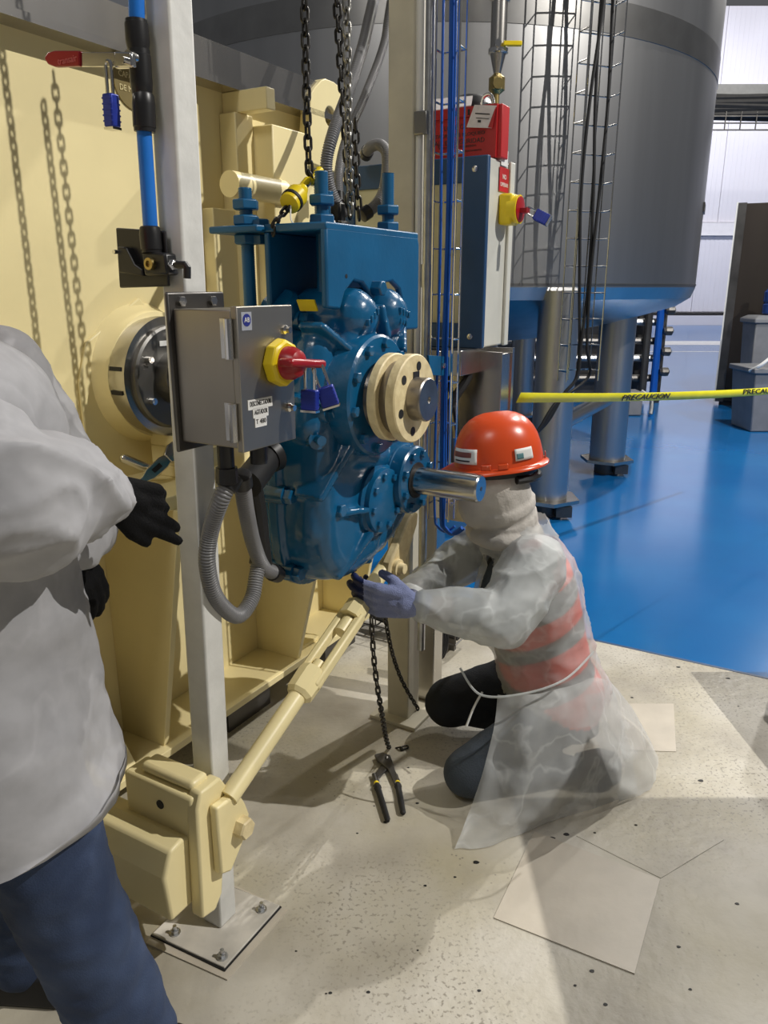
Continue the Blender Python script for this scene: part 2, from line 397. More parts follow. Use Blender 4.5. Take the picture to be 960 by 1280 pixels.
# upright wire cable ladder in front of the tank, with black cables
def wire_tray(name, label, base, wx, wy, z0, z1, width, depth, step, wr, mt=CHROME):
    t = thing(name, label, 'cable tray', base)
    for a in (0, .33, .67, 1):
        part('rod', B().tube([base+wx*(a*width)+wy*0+ZV*z0, base+wx*(a*width)+ZV*z1], wr, 5), mt, t)
    for a in (0, 1):
        part('rod', B().tube([base+wx*(a*width)+wy*depth+ZV*z0, base+wx*(a*width)+wy*depth+ZV*z1], wr, 5), mt, t)
    me = None; z = z0+step*.4
    while z < z1:
        if me is None:
            me = B().tube([wy*depth, V(0, 0, 0), wx*width, wx*width+wy*depth], wr*1.05, 5).mesh('rung')
        link('rung', me, mt, t, Matrix.Translation(base+ZV*z)); z += step
    return t
pA = gy(713, 330, 4.95); tb = V(pA.x, pA.y, 0)
wx = V(.93, .36, 0).normalized(); wy = V(.36, -.93, 0).normalized()
wire_tray('wire_cable_tray', 'upright wire cable tray with black cables before the tank', tb-wx*.04, wx, wy, .98, 4.2, .235, .10, .158, .0045)
def cable(name, label, pts, r, mt, cat='cable', group=None, seg=8, n=10):
    return tag(part(name, B().tube(smooth_path(pts, n), r, seg), mt), label, cat, group)
for i, off in enumerate((.06, .10, .15)):
    q = [tb+wx*(off+.03*math.sin(k*1.3+i*2))+wy*(.03+.02*math.sin(k+i))+ZV*z for k, z in enumerate((4.2, 3.6, 3.1, 2.6, 2.1, 1.6, 1.2, 1.0))]
    e = tb+wx*(-.02-.03*i)+wy*.05
    q += [V(e.x, e.y, .9-.03*i), V(e.x-.12, e.y-.03, .70-.02*i), V(e.x-.32, e.y-.02, .55-.02*i), V(e.x-.55, e.y+.05, .5)]
    cable('black_cable', 'black cable running down the wire tray before the tank', q, .010, BLACKR, 'cable', 'black cables in the tank tray')
# sample pipe with yellow-handled valve in front of the tank
YP = 4.72; c0 = gy(622, 80, YP)
t = thing('sample_pipe', 'vertical stainless pipe with reducer, valve and yellow lever above red box', 'pipe', (c0.x, c0.y, 2.8))
zz = lambda v: gy(622, v, YP).z
part('pipe', B().cyl((c0.x, c0.y, zz(66)), (c0.x, c0.y, 4.3), .045, seg=24), STEEL, t)
for v_ in (68, 3): part('clamp', B().lathe((c0.x, c0.y, zz(v_)), ZV, [(0, .045), (.005, .055), (.025, .055), (.03, .045)], 24), CHROME, t)
part('reducer', B().cyl((c0.x, c0.y, zz(94)), (c0.x, c0.y, zz(67)), .018, .044, 24), STEEL, t)
part('valve', B().lathe((c0.x, c0.y, zz(118)), ZV, [(0, .02), (.02, .045), (.08, .045), (.1, .02), (.12, .02)], 12).cyl((c0.x, c0.y-.06, zz(107)), (c0.x, c0.y, zz(107)), .028).cyl((c0.x, c0.y, zz(130)), (c0.x, c0.y, zz(117)), .016), BRASS, t)
lv = part('lever', B().bx((c0.x+.02, c0.y-.065, zz(61)), (c0.x+.12, c0.y-.035, zz(55))), YEL, t, .004)
part('pivot', B().cyl((c0.x-.01, c0.y-.07, zz(58)), (c0.x-.01, c0.y, zz(58)), .018), CHROME, t)

# equipment behind the tank legs
t = thing('pump_skid', 'dark piping skid with horizontal rails behind the tank legs', 'skid', (2, 11.2, 0))
for x in (.2, 1.4, 2.6, 3.8): part('upright', B().bx((x-.05, 10.75, 0), (x+.05, 10.85, 1.75)), DARKST, t)
for z, mt in ((.35, DARKST), (.62, GALV), (.85, DARKST), (1.1, GALV), (1.45, DARKST)): part('rail', B().cyl((0, 10.7, z), (3.7, 10.7, z), .05, seg=10), mt, t)
part('housing', B().bx((-.2, 10.9, .05), (3.7, 11.9, 1.8)), DARKST, t, .02)
for x in (3.55, 3.7): part('pipe', B().cyl((x, 10.6, .1), (x, 10.6, 1.8), .05, seg=10), HOSEBLUE if x > 3.6 else DARKST, t)
for k in range(5): part('valve', B().lathe((3.8, 10.55, .45+.27*k), (1, 0, 0), [(-.06, .04), (-.03, .06), (.05, .06), (.07, .03)], 10), DARKST, t)
t = thing('drain_box', 'pale grey low box on the blue floor behind a tank leg', 'box', (2.7, 9.2, 0))
p = gz(797, 520); part('body', B().bx((p.x-.22, p.y, 0), (p.x+.05, p.y+.3, .30)), PLASTIC_BIN, t, .02); part('tube', B().tube(smooth_path([V(p.x+.05, p.y+.1, .3), V(p.x+.16, p.y+.02, .2), V(p.x+.14, p.y-.06, .03)]), .025), GALV, t)

# tall dark cabinet and bins at the right
p = gz(893, 506)
t = thing('tall_cabinet', 'tall dark bronze steel cabinet standing on the blue floor', 'cabinet', (p.x+.8, p.y+.5, 0))
CR = Matrix.Translation(V(p.x, p.y, 0)) @ Matrix.Rotation(math.radians(-27), 4, 'Z')
part('body', B().bx((.03, 0, .06), (1.4, 1.0, 2.58), CR), CABBROWN, t, .01)
part('plinth', B().bx((.05, .03, 0), (1.38, .97, .06), CR), BLACKR, t)
part('edge_strip', B().bx((0, -.01, .05), (.10, .3, 2.59), CR), DARKST, t)
part('edge_trim', B().bx((-.022, .0, .05), (0, .3, 2.6), CR), LABELW, t)
def bin_(name, label, x, y, w, dp, h, lid, cat='bin'):
    t = thing(name, label, cat, (x+w/2, y+dp/2, 0))
    def rect(x0, y0, x1, y1, z): return [V(x0, y0, z), V(x1, y0, z), V(x1, y1, z), V(x0, y1, z)]
    part('body', B().loft([rect(x+.05, y+.05, x+w-.05, y+dp-.05, 0.0), rect(x, y, x+w, y+dp, h)]), PLASTIC_BIN, t, .015)
    part('rim', B().bx((x-.025, y-.025, h-.05), (x+w+.025, y+dp+.025, h+.005)), PLASTIC_BIN, t, .01)
    if lid: part('lid', B().loft([rect(x-.02, y-.02, x+w+.02, y+dp+.02, h+.005), rect(x+.04, y+.04, x+w-.04, y+dp-.04, h+lid)]), PLASTIC_BIN, t, .01)
    else:
        part('bag_liner', B().tube(smooth_path([V(x-.02, y+.1, h-.03), V(x+.03, y-.02, h+.04), V(x+.2, y-.02, h+.16), V(x+.45, y-.03, h+.19)]), .02, 8), LABELW, t)
    return t
p = gz(938, 541); bin_('waste_bin', 'grey waste bin with pale liner at its rim on blue floor', p.x-.03, p.y, .75, .6, .70, 0)
p2 = gz(933, 519); bin_('storage_tote', 'tall grey lidded tote standing behind the waste bin', p2.x-.03, p2.y, .8, .38, 1.18, .04, 'tote')
q = V(p2.x+.26, p2.y+.19, 1.225)
t = thing('water_jug', 'blue plastic jug standing on the tall grey tote', 'jug', q)
part('body', B().lathe(q, ZV, [(0, .12), (.02, .14), (.12, .14), (.14, .125), (.16, .14), (.27, .14), (.33, .09), (.36, .035), (.42, .035)], 18), mat('jug_blue', (.02, .05, .2), .15), t)
part('cap', B().cyl(q+ZV*.42, q+ZV*.46, .04), LABELW, t)
# foot at the right border; unseen body over it added to shade the floor
t = thing('foot_and_shade_body', 'metal foot with unseen steel body added to shade the floor', 'machine', (2.0, 2.0, 0))
part('base_frame', B().bx((1.56, 1.0, .14), (2.5, 2.78, .40)), STEEL, t, .01)
part('body', B().bx((1.56, 1.0, .40), (2.5, 1.78, 1.42)), STEEL, t, .01)  # out of view; height and depth set by the wanted floor shadow
for x in (1.60, 2.4):
    for y in (1.1, 2.62):
        lg = part('leg', B().cyl((x-.06 if x < 2 else x, y+.02, .0), (x-.06 if x < 2 else x, y+.02, .2), .018), DARKST, t)

# caution tape
t = thing('caution_tape', 'yellow caution tape with black lettering stretched across the blue floor', 'tape', (1.0, 3.2, 1.2))
a0 = gs(648, 497, .98); a1 = gy(1010, 484, 5.2)
dirv = (a1-a0).normalized(); upv = (ZV-dirv*ZV.dot(dirv)).normalized(); nn = dirv.cross(upv)
Lt = (a1-a0).length; rows = [[], []]
for k in range(31):
    f = k/30; c = a0.lerp(a1, f)-ZV*(.02*4*f*(1-f)); tw = .75*math.sin(1.0+5.0*f)*.35
    uv = (upv*math.cos(.22+tw)+nn*math.sin(.22+tw))
    rows[0].append(c-uv*.021); rows[1].append(c+uv*.021)
bb = B().grid(rows); o = part('band', bb, TAPE, t); md = o.modifiers.new('thickness', 'SOLIDIFY'); md.thickness = .0006
for f in (.30, .76):
    c = a0.lerp(a1, f)-ZV*(.02*4*f*(1-f)); tw = .75*math.sin(1.0+5.0*f)*.35
    uv = (upv*math.cos(.22+tw)+nn*math.sin(.22+tw)); n2 = dirv.cross(uv)
    if n2.y > 0: n2 = -n2
    text('PRECAUCION', .040, INK, t, c+n2*.004, dirv, uv, width=.46*(1 if f < .5 else 1.6), depth=.0012)

# ================================================================== MIXER (cream)
t = thing('mixer', 'large cream painted mixer end wall with gussets, ledge and steel rim', 'machine', m(0, 0, 0))
part('end_wall', B().mb((-.04, -2.2, .12), (0, 1.04, 2.17)), CREAM, t, .004)
part('side_wall', B().mb((-2.2, .98, .12), (-.04, 1.02, 2.17)), CREAM, t)
part('rim_flange', B().mb((-.06, -2.2, 2.165), (.075, 1.06, 2.185)), STEEL, t)
part('rim_band', B().mb((.045, -2.2, 2.185), (.06, 1.06, 2.285)), STEEL, t)
part('lid', B().mb((-1.6, -2.2, 2.26), (.046, 1.05, 2.287)), TANKST, t)
# upper stiffener frame
part('stiffener_bar', B().mb((.0, .49, 2.10), (.185, .535, 2.165)), CREAM, t, .003)
part('stiffener_post', B().mb((.0, .47, 1.30), (.07, .56, 2.10)), CREAM, t, .004)
part('stiffener_post', B().mb((.0, .56, 1.20), (.15, .76, 2.07)), CREAM, t, .004)
part('cross_tube', B().cyl(m(.15, .33, 1.862), m(.15, .60, 1.862), .04, seg=20), CREAM, t)
part('stiffener_plate', B().mb((.0, .36, 1.30), (.05, .66, 1.80)), CREAM, t, .004)
# lifting lug
lc = [(.86, 2.00), (1.06, 1.98), (1.16, 2.13), (1.14, 2.24), (1.07, 2.30), (.98, 2.30), (.90, 2.24)]
def holed(outline, hc, hr, n0, n1):
    b = B(); k = 28; c = V(0, hc[0], hc[1])
    def onedge(a):
        d = (math.cos(a), math.sin(a)); best = None
        for i in range(len(outline)):
            (x1, y1), (x2, y2) = outline[i], outline[(i+1) % len(outline)]
            ex, ey = x2-x1, y2-y1; den = d[0]*ey-d[1]*ex
            if abs(den) < 1e-9: continue
            tt = ((x1-hc[0])*ey-(y1-hc[1])*ex)/den; uu = ((x1-hc[0])*d[1]-(y1-hc[1])*d[0])/den
            if tt > 0 and -1e-6 <= uu <= 1+1e-6: best = tt if best is None else min(best, tt)
        return (hc[0]+d[0]*best, hc[1]+d[1]*best)
    O_ = [onedge(2*math.pi*i/k) for i in range(k)]; H = [(hc[0]+hr*math.cos(2*math.pi*i/k), hc[1]+hr*math.sin(2*math.pi*i/k)) for i in range(k)]
    secs = [[m(n0, *q) for q in H], [m(n0, *q) for q in O_], [m(n1, *q) for q in O_], [m(n1, *q) for q in H], [m(n0, *q) for q in H]]
    return b.loft(secs, True, False)
part('lifting_lug', holed(lc, (1.02, 2.175), .036, .03, .075), CREAM, t, .003)
# bearing housing
AX = .03
part('bearing_collar', B().lathe(m(0, AX+.02, 1.29), NV, [(0, .215), (.02, .205), (.05, .195), (.07, .19), (.072, .12)], 48), CREAM, t)
part('boss_plate', B().mprism([(-.20, .97), (.28, .97), (.26, 1.29), (.03+.02, 1.52), (-.16, 1.40), (-.20, 1.29)], 0, .012), CREAM, t, .004)
br = part('bearing_ring', B().lathe(m(.05, AX, 1.29), NV, [(0, .17), (.05, .178), (.085, .178), (.087, .150), (.075, .148), (.075, .05)], 48), STEEL, t)
part('seal_plate', B().lathe(m(.10, AX, 1.29), NV, [(0, .158), (.05, .152), (.055, .145), (.056, .08), (.10, .078), (.102, .05)], 48), mat('seal_plate_steel', (.20, .195, .185), .46, 1, var=.08), t)
for a in (40, 95, 150, 210, 265, 330):
    q = m(.155, AX+.12*math.cos(math.radians(a)), 1.29+.12*math.sin(math.radians(a)))
    part('bolt', B().cyl(q, q+NV*.018, .010, seg=10).cyl(q+NV*.018, q+NV*.02, .006, seg=8), CHROME, t)
for a in (168, 190):
    q = m(.10, AX+.176*math.cos(math.radians(a)), 1.29+.176*math.sin(math.radians(a)))
    rd = (SV*math.cos(math.radians(a))+ZV*math.sin(math.radians(a)))
    part('slot', B().box((0, 0, 0), (.045, .012, .010), Matrix.Translation(q) @ Matrix((NV, rd.cross(NV), rd)).transposed().to_4x4()), BLACKR, t)
part('shaft', B().cyl(m(.15, AX, 1.29), m(.34, AX-.01, 1.29), .06, seg=32), SHAFTST, t)
part('shaft_label', B().bx((.158, AX-.055, 1.385), (.160, AX+.02, 1.40), ML), LABELW, t)
# ledge, support blocks and gussets
part('ledge', B().mb((0, -1.6, .943), (.31, .12, .985)), CREAM, t, .004)
for k, (a, z0, z1) in enumerate(((.13, .985, 1.02), (.115, 1.02, 1.08), (.10, 1.08, 1.115))):
    part('support_block', B().mb((.06, .0, z0), (.24+.02*(2-k), a, z1)), CREAM, t, .003)
def gusset(s, nt, nb, zt=.944, w=.022):
    part('gusset', B().prism([m(0, s, zt), m(nt, s, zt), m(nb, s, .14), m(0, s, .14)], SV*w), CREAM, t, .002)
gusset(-.17, .33, .185); gusset(.53, .40, .20, .93); gusset(-1.0, .33, .2); gusset(1.0, .36, .2, .93)
part('base_flange', B().mb((-.1, -2.2, .115), (.215, 1.06, .14)), CREAM, t, .002)
part('base_flange', B().mb((0, .55, .14), (.17, .72, .155)), CREAM, t, .002)
part('sloped_skirt', B().prism([m(0, -1.4, .45), m(.20, -1.4, .14), m(.20, -.30, .14), m(0, -.30, .45)], V(0, 0, .02)), CREAM, t)
for s in (.28, .9, -.9): part('machine_foot', B().mb((-.05, s-.12, 0), (.16, s+.12, .115)), DARKST, t)
# torque-arm anchor block
ab = part('anchor_tube', B().loft([[m(n, s, z) for s, z in ((-.705, .175), (-.60, .175), (-.575, .20), (-.575, .30), (-.60, .345), (-.65, .362), (-.69, .355), (-.715, .30))] for n in (.10, .755)]), CREAM, t, .008, seg=3)
part('anchor_plate', B().mprism([(-.645, .15), (-.60, .14), (-.575, .17), (-.535, .44), (-.555, .475), (-.62, .475), (-.635, .44)], .755, .79), CREAM, t, .006)
part('anchor_block', B().mb((.56, -.635, .34), (.775, -.56, .462)), CREAM, t, .008)
part('anchor_block', B().mb((.60, -.62, .462), (.765, -.565, .488)), CREAM, t, .012, seg=3)
q = m(.675, -.635, .412); part('plug_hole', B().cyl(q-SV*.002, q+SV*.002, .011), BLACKR, t)
ck = part('anchor_clevis', B().mprism([(-.60, .25), (-.565, .235), (-.505, .30), (-.492, .345), (-.505, .385), (-.525, .425), (-.60, .43)], .79, .815), CREAM, t, .006)
part('clevis_bolt', B().hexa(m(.815, -.528, .335), NV, .026, .026), CREAM_WORN, t, label='worn hex bolt head with chipped paint')
# small steel items on the ledge
def on_ledge(u, v): q = gz(u, v, .985); return q
e0, e1 = gn(155, 573, .10), gn(196, 590, .15)
tag(part('steel_bar', B().cap(e0, e1, .014), CHROME), 'short shiny steel bar leaning on the cream ledge', 'bar')
w0, w1 = gn(172, 607, .17), gn(222, 562, .17)
tw_ = thing('wrench', 'chrome adjustable wrench resting on the cream ledge by white post', 'wrench', w0)
dw = (w1-w0).normalized(); sw_ = dw.cross(V(0, 1, 0)).normalized(); nw = dw.cross(sw_)
WMx = lambda c: Matrix(((dw.x, sw_.x, nw.x, c.x), (dw.y, sw_.y, nw.y, c.y), (dw.z, sw_.z, nw.z, c.z), (0, 0, 0, 1)))
part('handle', B().loft([[w0+dw*a+sw_*h*sx+nw*.005*sz for sx, sz in ((-1, -1), (1, -1), (1, 1), (-1, 1))] for a, h in ((-.06, .011), (.0, .011), (.03, .010), (.055, .018), (.115, .020), (.14, .014))]), CHROME, tw_, .003)
part('slot', B().box((0, 0, 0), (.036, .014, .0105), WMx(w0+dw*.085)), BLACKR, tw_)
part('jaw', B().loft([[w0+dw*a+sw_*(h+o_)+nw*.008*sz for h, sz in ((-h0, -1), (h0, -1), (h0, 1), (-h0, 1))] for a, h0, o_ in ((.135, .016, 0), (.165, .03, .0), (.20, .024, .004))]), CHROME, tw_, .003)
# nameplate on the wall
q = gn(166, 104, .002); bb = B().lathe(q-NV*.001, NV, [(0, .072), (.004, .072)], 40)
np_ = part('nameplate', bb, mat('plate_brass_dark', (.34, .27, .12), .4, .6), t)
for k, s in enumerate(('CAPACIDAD', 'DE MEZCLA')): text(s, .022, CREAM, t, q+NV*.0045+ZV*(.015-.035*k), SV, ZV, width=.11)

# torque arm with turnbuckle
t = thing('torque_arm', 'cream turnbuckle torque rod rising from anchor block to blue gearbox', 'turnbuckle', m(.80, -.53, .335))
def ra(s): return m(.80, s, .42+(s+.54)*.46)
part('rod', B().cyl(ra(-.545)-NV*.0, ra(-.24), .0235, seg=20), CREAM, t)
part('rod', B().cyl(ra(.0), ra(.235), .0235, seg=20), CREAM, t)
dr = (ra(1)-ra(0)).normalized(); pu = NV.cross(dr).normalized()
RM = lambda c: Matrix(((dr.x, NV.x, pu.x, c.x), (dr.y, NV.y, pu.y, c.y), (dr.z, NV.z, pu.z, c.z), (0, 0, 0, 1)))
part('end_nut', B().lathe(ra(-.27), dr, [(0, .028), (.01, .038), (.07, .040), (.085, .036)], 8), CREAM, t)
part('end_nut', B().lathe(ra(-.015), dr, [(0, .036), (.05, .036), (.06, .026)], 8), CREAM, t)
for sg in (-1, 1): part('side_bar', B().box((0, 0, 0), (.26, .022, .030), RM(ra(-.115)+NV*.028*sg+pu*.0)), CREAM, t, .006)
part('screw_end', B().cyl(ra(-.20), ra(-.165), .017), CREAM, t)
part('screw_end', B().cyl(ra(-.065), ra(-.02), .02), CREAM, t)
lk = part('link_bar', B().prism([m(.83, s, z) for s, z in ((.15, .735), (.19, .71), (.235, .72), (.33, .85), (.335, .885), (.31, .90), (.27, .875), (.16, .775))], -NV*.03), CREAM_WORN, t, .006)
part('bolt', B().lathe(m(.83, .195, .752), NV, [(0, .026), (.012, .026), (.013, .017), (.03, .015)], 16), CREAM_WORN, t)
# ================================================================== GEARBOX
GA, GZ = -.041, 1.293            # output axis in (s, z)
t = thing('gearbox', 'blue enamelled cast gearbox hanging from chains with bare steel input shaft', 'gearbox', m(.76, 0, .80))
ol = [(-.060, 1.50), (.019, 1.50), (.100, 1.50), (.165, 1.47), (.215, 1.41), (.245, 1.30), (.275, 1.17), (.290, 1.04), (.265, .93), (.19, .86), (.07, .812), (-.06, .795), (-.15, .81), (-.205, .87), (-.225, .98), (-.225, 1.15), (-.22, 1.30), (-.195, 1.40), (-.14, 1.46)]
sm = smooth_path([V(0, a, z) for a, z in ol], 4, True); cs = V(0, .02, 1.13)
def sec(n, k, dz=0): return [m(n, cs.y+(q.y-cs.y)*k, cs.z+(q.z-cs.z)*k+dz) for q in sm]
CB = B().loft([sec(.635, .86), sec(.645, .93), (sec(.67, .975)), sec(.70, .985), sec(.703, 1.035), sec(.735, 1.035), sec(.738, .985), sec(.80, .965), sec(.835, .93), sec(.855, .87), sec(.862, .80)])
for s0, zt in ((-.052, 1.482), (.100, 1.482)):
    CB.cap(m(.74, s0, zt), m(.835, s0, zt), .070); CB.cap(m(.83, s0, zt-.005), m(.845, GA+(s0-.02)*.6, GZ+.12), .052, .04)
for s0, z0, s1, z1, n, r in ((-.15, 1.40, -.19, 1.24, .80, .055), (-.16, 1.17, -.175, .97, .80, .05), (.19, 1.38, .22, 1.22, .80, .05), (-.10, .90, .10, .87, .80, .05), (-.08, 1.15, .06, 1.12, .83, .05)):
    CB.cap(m(n, s0, z0), m(n, s1, z1), r)
part('valley_bolt', B().hexa(m(.858, .022, 1.548), NV, .020, .03), BLUE, t, .002)
for k in range(4):
    part('casting_mark', B().mb((.885, -.080+.014*k, 1.462+.008*k), (.9065, -.073+.014*k, 1.478+.008*k)), BLUE, t, .002)
    part('casting_mark', B().mb((.885, .078+.014*k, 1.486-.004*k), (.9065, .085+.014*k, 1.502-.004*k)), BLUE, t, .002)
    if k < 3: part('casting_mark', B().mb((.885, .082+.014*k, 1.462-.004*k), (.904, .089+.014*k, 1.477-.004*k)), BLUE, t, .002)
# output flange and coupling
of = part('output_flange', B().lathe(m(.82, GA, GZ), NV, [(0, .158), (.055, .152), (.075, .15), (.09, .148), (.095, .142), (.095, .05)], 56), BLUE, t)
for k in range(10):
    a = math.radians(36*k+10); q = m(.915, GA+.128*math.cos(a), GZ+.128*math.sin(a)); part('bolt', B().hexa(q, NV, .013, .012), BLUE, of)
for n0, n1, nm in ((.935, .960, 'coupling_disc'), (.985, 1.012, 'coupling_disc')):
    cd = part(nm, B().lathe(m(n0, GA, GZ), NV, [(0, .10), (.003, .106), (n1-n0-.003, .106), (n1-n0, .103), (n1-n0+.0005, .04)], 48), CREAM_WORN, t, label='chipped cream coupling disc')
    if n0 > .98:
        for k in range(6):
            a = math.radians(60*k+20); q = m(n1, GA+.078*math.cos(a), GZ+.078*math.sin(a)); part('bolt_hole', B().cyl(q-NV*.004, q+NV*.0015, .011, seg=14), BLACKR, cd)
        q = m(n1, GA+.0, GZ+.055); part('key_slot', B().box((0, 0, 0), (.004, .03, .02), Matrix.Translation(q) @ ML.to_3x3().to_4x4()), BLACKR, cd)
part('coupling_hub', B().lathe(m(.91, GA, GZ), NV, [(0, .085), (.03, .08), (.05, .088), (.075, .088), (.076, .05)], 40), SHAFTST, t)
part('output_shaft', B().lathe(m(.99, GA, GZ), NV, [(0, .052), (.055, .052), (.058, .049), (.0585, .008), (.054, .005), (.053, .001)], 40), SHAFTST, t)
# input boss and shaft
IS, IZ = .165, 1.035
ib = part('input_flange', B().lathe(m(.80, IS, IZ), NV, [(0, .10), (.07, .10), (.072, .097), (.105, .095), (.11, .09), (.11, .03)], 40), BLUE, t)
for k in range(8):
    a = math.radians(45*k+22); q = m(.91, IS+.076*math.cos(a), IZ+.076*math.sin(a)); part('bolt', B().hexa(q, NV, .011, .011), BLUE, ib)
part('input_seal', B().lathe(m(.905, IS, IZ), NV, [(0, .05), (.008, .05), (.009, .03)], 32), BLACKR, t)
sh = part('input_shaft', B().lathe(m(.90, IS, IZ), NV, [(0, .038), (.20, .038), (.204, .034), (.2045, .004)], 40), POLSH, t, label='bare polished steel input shaft')
part('centre_hole', B().cyl(m(1.1, IS, IZ), m(1.1052, IS, IZ), .006), DARKST, sh)
# round cover plate
CS_, CZ = .03, 1.005
cv = part('cover_plate', B().lathe(m(.82, CS_, CZ), NV, [(0, .10), (.05, .098), (.055, .088), (.068, .086), (.07, .080), (.070, .001)], 44), BLUE, t)
for k in range(8):
    a = math.radians(45*k+10); q = m(.888, CS_+.068*math.cos(a), CZ+.068*math.sin(a)); part('bolt', B().hexa(q, NV, .010, .010), BLUE, cv)
# ribs
def rib(s0, z0, s1, z1, h0=.90, h1=.845, w=.010):
    dx = V(0, s1-s0, z1-z0).normalized(); pe = V(0, -dx.z, dx.y)*w
    def P(n, s, z): return m(n, s, z)
    secs = []
    for s, z, h in ((s0, z0, h0), (s1, z1, h1)):
        secs.append([m(.78, s-pe.y, z-pe.z), m(h, s-pe.y*.8, z-pe.z*.8), m(h, s+pe.y*.8, z+pe.z*.8), m(.78, s+pe.y, z+pe.z)])
    CB.loft(secs)
rib(-.16, 1.30, -.25, 1.30, .905, .86); rib(-.12, 1.40, -.19, 1.47, .90, .85); rib(-.13, 1.19, -.225, 1.06, .90, .86, .013); rib(.02, 1.43, .02, 1.51, .91, .89)
rib(-.055, 1.00, -.19, 1.015, .895, .86); rib(-.03, .93, -.14, .83, .89, .85, .012); rib(.03, .91, .02, .82, .875); rib(.12, 1.39, .19, 1.45, .90, .86); rib(.10, .92, .16, .86, .87)
def blob(b, voxel, smooth=6, wr=0.0, wscale=9.0, seed=0):
    tmp = bpy.data.objects.new('tmp_blob', b.mesh('tmp', 180)); COL.objects.link(tmp)
    r = tmp.modifiers.new('r', 'REMESH'); r.mode = 'VOXEL'; r.voxel_size = voxel; r.use_smooth_shade = True
    s = tmp.modifiers.new('s', 'SMOOTH'); s.iterations = smooth; s.factor = .5
    bpy.context.view_layer.update()
    me = bpy.data.meshes.new_from_object(tmp.evaluated_get(bpy.context.evaluated_depsgraph_get()))
    old = tmp.data; bpy.data.objects.remove(tmp); bpy.data.meshes.remove(old)
    if wr:
        ns = [v.normal.copy() for v in me.vertices]
        for v, n in zip(me.vertices, ns):
            p = v.co*wscale+V(seed, seed*1.7, 0)
            w = noise.noise(p)+.6*(1-2*abs(noise.noise(p*1.7+V(5, 1, 2))))+.35*noise.noise(p*3.1)
            v.co += n*wr*w
    for p in me.polygons: p.use_smooth = True
    me.materials.clear()
    return me
link('casing', blob(CB, .0055, 3), BLUE, t)
# joint bolts and pads
for s, z in ((-.135, 1.475), (.195, 1.475), (-.225, 1.06), (-.20, .85), (.26, .90), (.05, .79), (.285, 1.2), (-.23, 1.36)):
    q = m(.735, s, z); part('joint_bolt', B().cyl(q-NV*.05, q+NV*.02, .024, seg=16).hexa(q+NV*.02, NV, .02, .022), BLUE, t)
for s, z in ((-.155, 1.02), (-.18, 1.27)):
    q = m(.83, s, z); part('pad', B().lathe(q, NV, [(0, .036), (.02, .034), (.03, .028), (.031, .001)], 20).hexa(q+NV*.03, NV, .017, .016), BLUE, t)
part('lifting_eye', B().lathe(m(.80, -.185, 1.205), V(0, 0, 0)+NV-SV*.6, [(0, .028), (.05, .024), (.051, .012)], 18).cyl(m(.80, -.185, 1.205), m(.86, -.22, 1.205), .012), BLUE, t)
part('nameplate', B().box((0, 0, 0), (.05, .004, .028), Matrix.Translation(m(.79, -.165, 1.51)) @ ML.to_3x3().to_4x4() @ Matrix.Rotation(.5, 4, 'X')), YEL, t, label='small yellow warning plate')
part('inspection_cover', B().lathe(m(.70, -.14, 1.49), (-SV*.7+ZV), [(0, .05), (.03, .05), (.04, .04), (.041, .01)], 20), BLUE, t)
# hanging bracket
t = thing('hanging_bracket', 'blue steel channel bracket with threaded rods clamped above the gearbox', 'bracket', m(.76, 0, 1.60))
part('top_plate', B().mb((.685, -.185, 1.672), (.86, .255, 1.690)), BLUE2, t, .004)
fp = [(-.185, 1.68), (.255, 1.68), (.262, 1.66), (.262, 1.44), (.185, 1.44), (.178, 1.50), (.155, 1.545), (.115, 1.565), (.07, 1.56), (.04, 1.535), (.022, 1.52), (.005, 1.535), (-.03, 1.56), (-.07, 1.565), (-.11, 1.54), (-.13, 1.50), (-.185, 1.505)]
part('front_plate', B().mprism(fp, .842, .860), BLUE2, t, .006)
part('back_plate', B().mb((.685, -.185, 1.44), (.70, .255, 1.672)), BLUE2, t, .004)
part('ear_plate', B().mb((.545, -.215, 1.672), (.69, -.10, 1.688)), BLUE2, t, .004)
part('ear_plate', B().mb((.545, .12, 1.672), (.69, .24, 1.688)), BLUE2, t, .004)
part('bolt_hole', B().cyl(m(.8595, -.105, 1.575), m(.8605, -.105, 1.575), .005), BLACKR, t)
def rod(n, s, z0, z1, nuts, r=.0165):
    pts = []; rr = []; z = z0
    while z <= z1:
        pts.append(m(n, s, z)); rr.append(r if len(pts) % 2 else r*.9); z += .0026
    g = part('threaded_rod', B().tube(pts, rr, 12), BLUE2, t, sharp=80)
    for zn in nuts: part('nut', B().lathe(m(n, s, zn), ZV, [(0, .029), (.003, .032), (.020, .032), (.023, .029)], 6), BLUE2, g, .001)
rod(.620, -.165, 1.36, 1.775, (1.69, 1.725, 1.648)); rod(.775, -.075, 1.50, 1.81, (1.692, 1.735)); rod(.80, .195, 1.60, 1.835, (1.692, 1.733)); rod(.70, .03, 1.69, 1.80, (1.692,)); rod(.62, .18, 1.36, 1.80, (1.69,))
part('bolt', B().hexa(m(.655, -.155, 1.648), ZV, .022, .022).hexa(m(.655, -.155, 1.688), ZV, .022, .016), BLUE2, t)

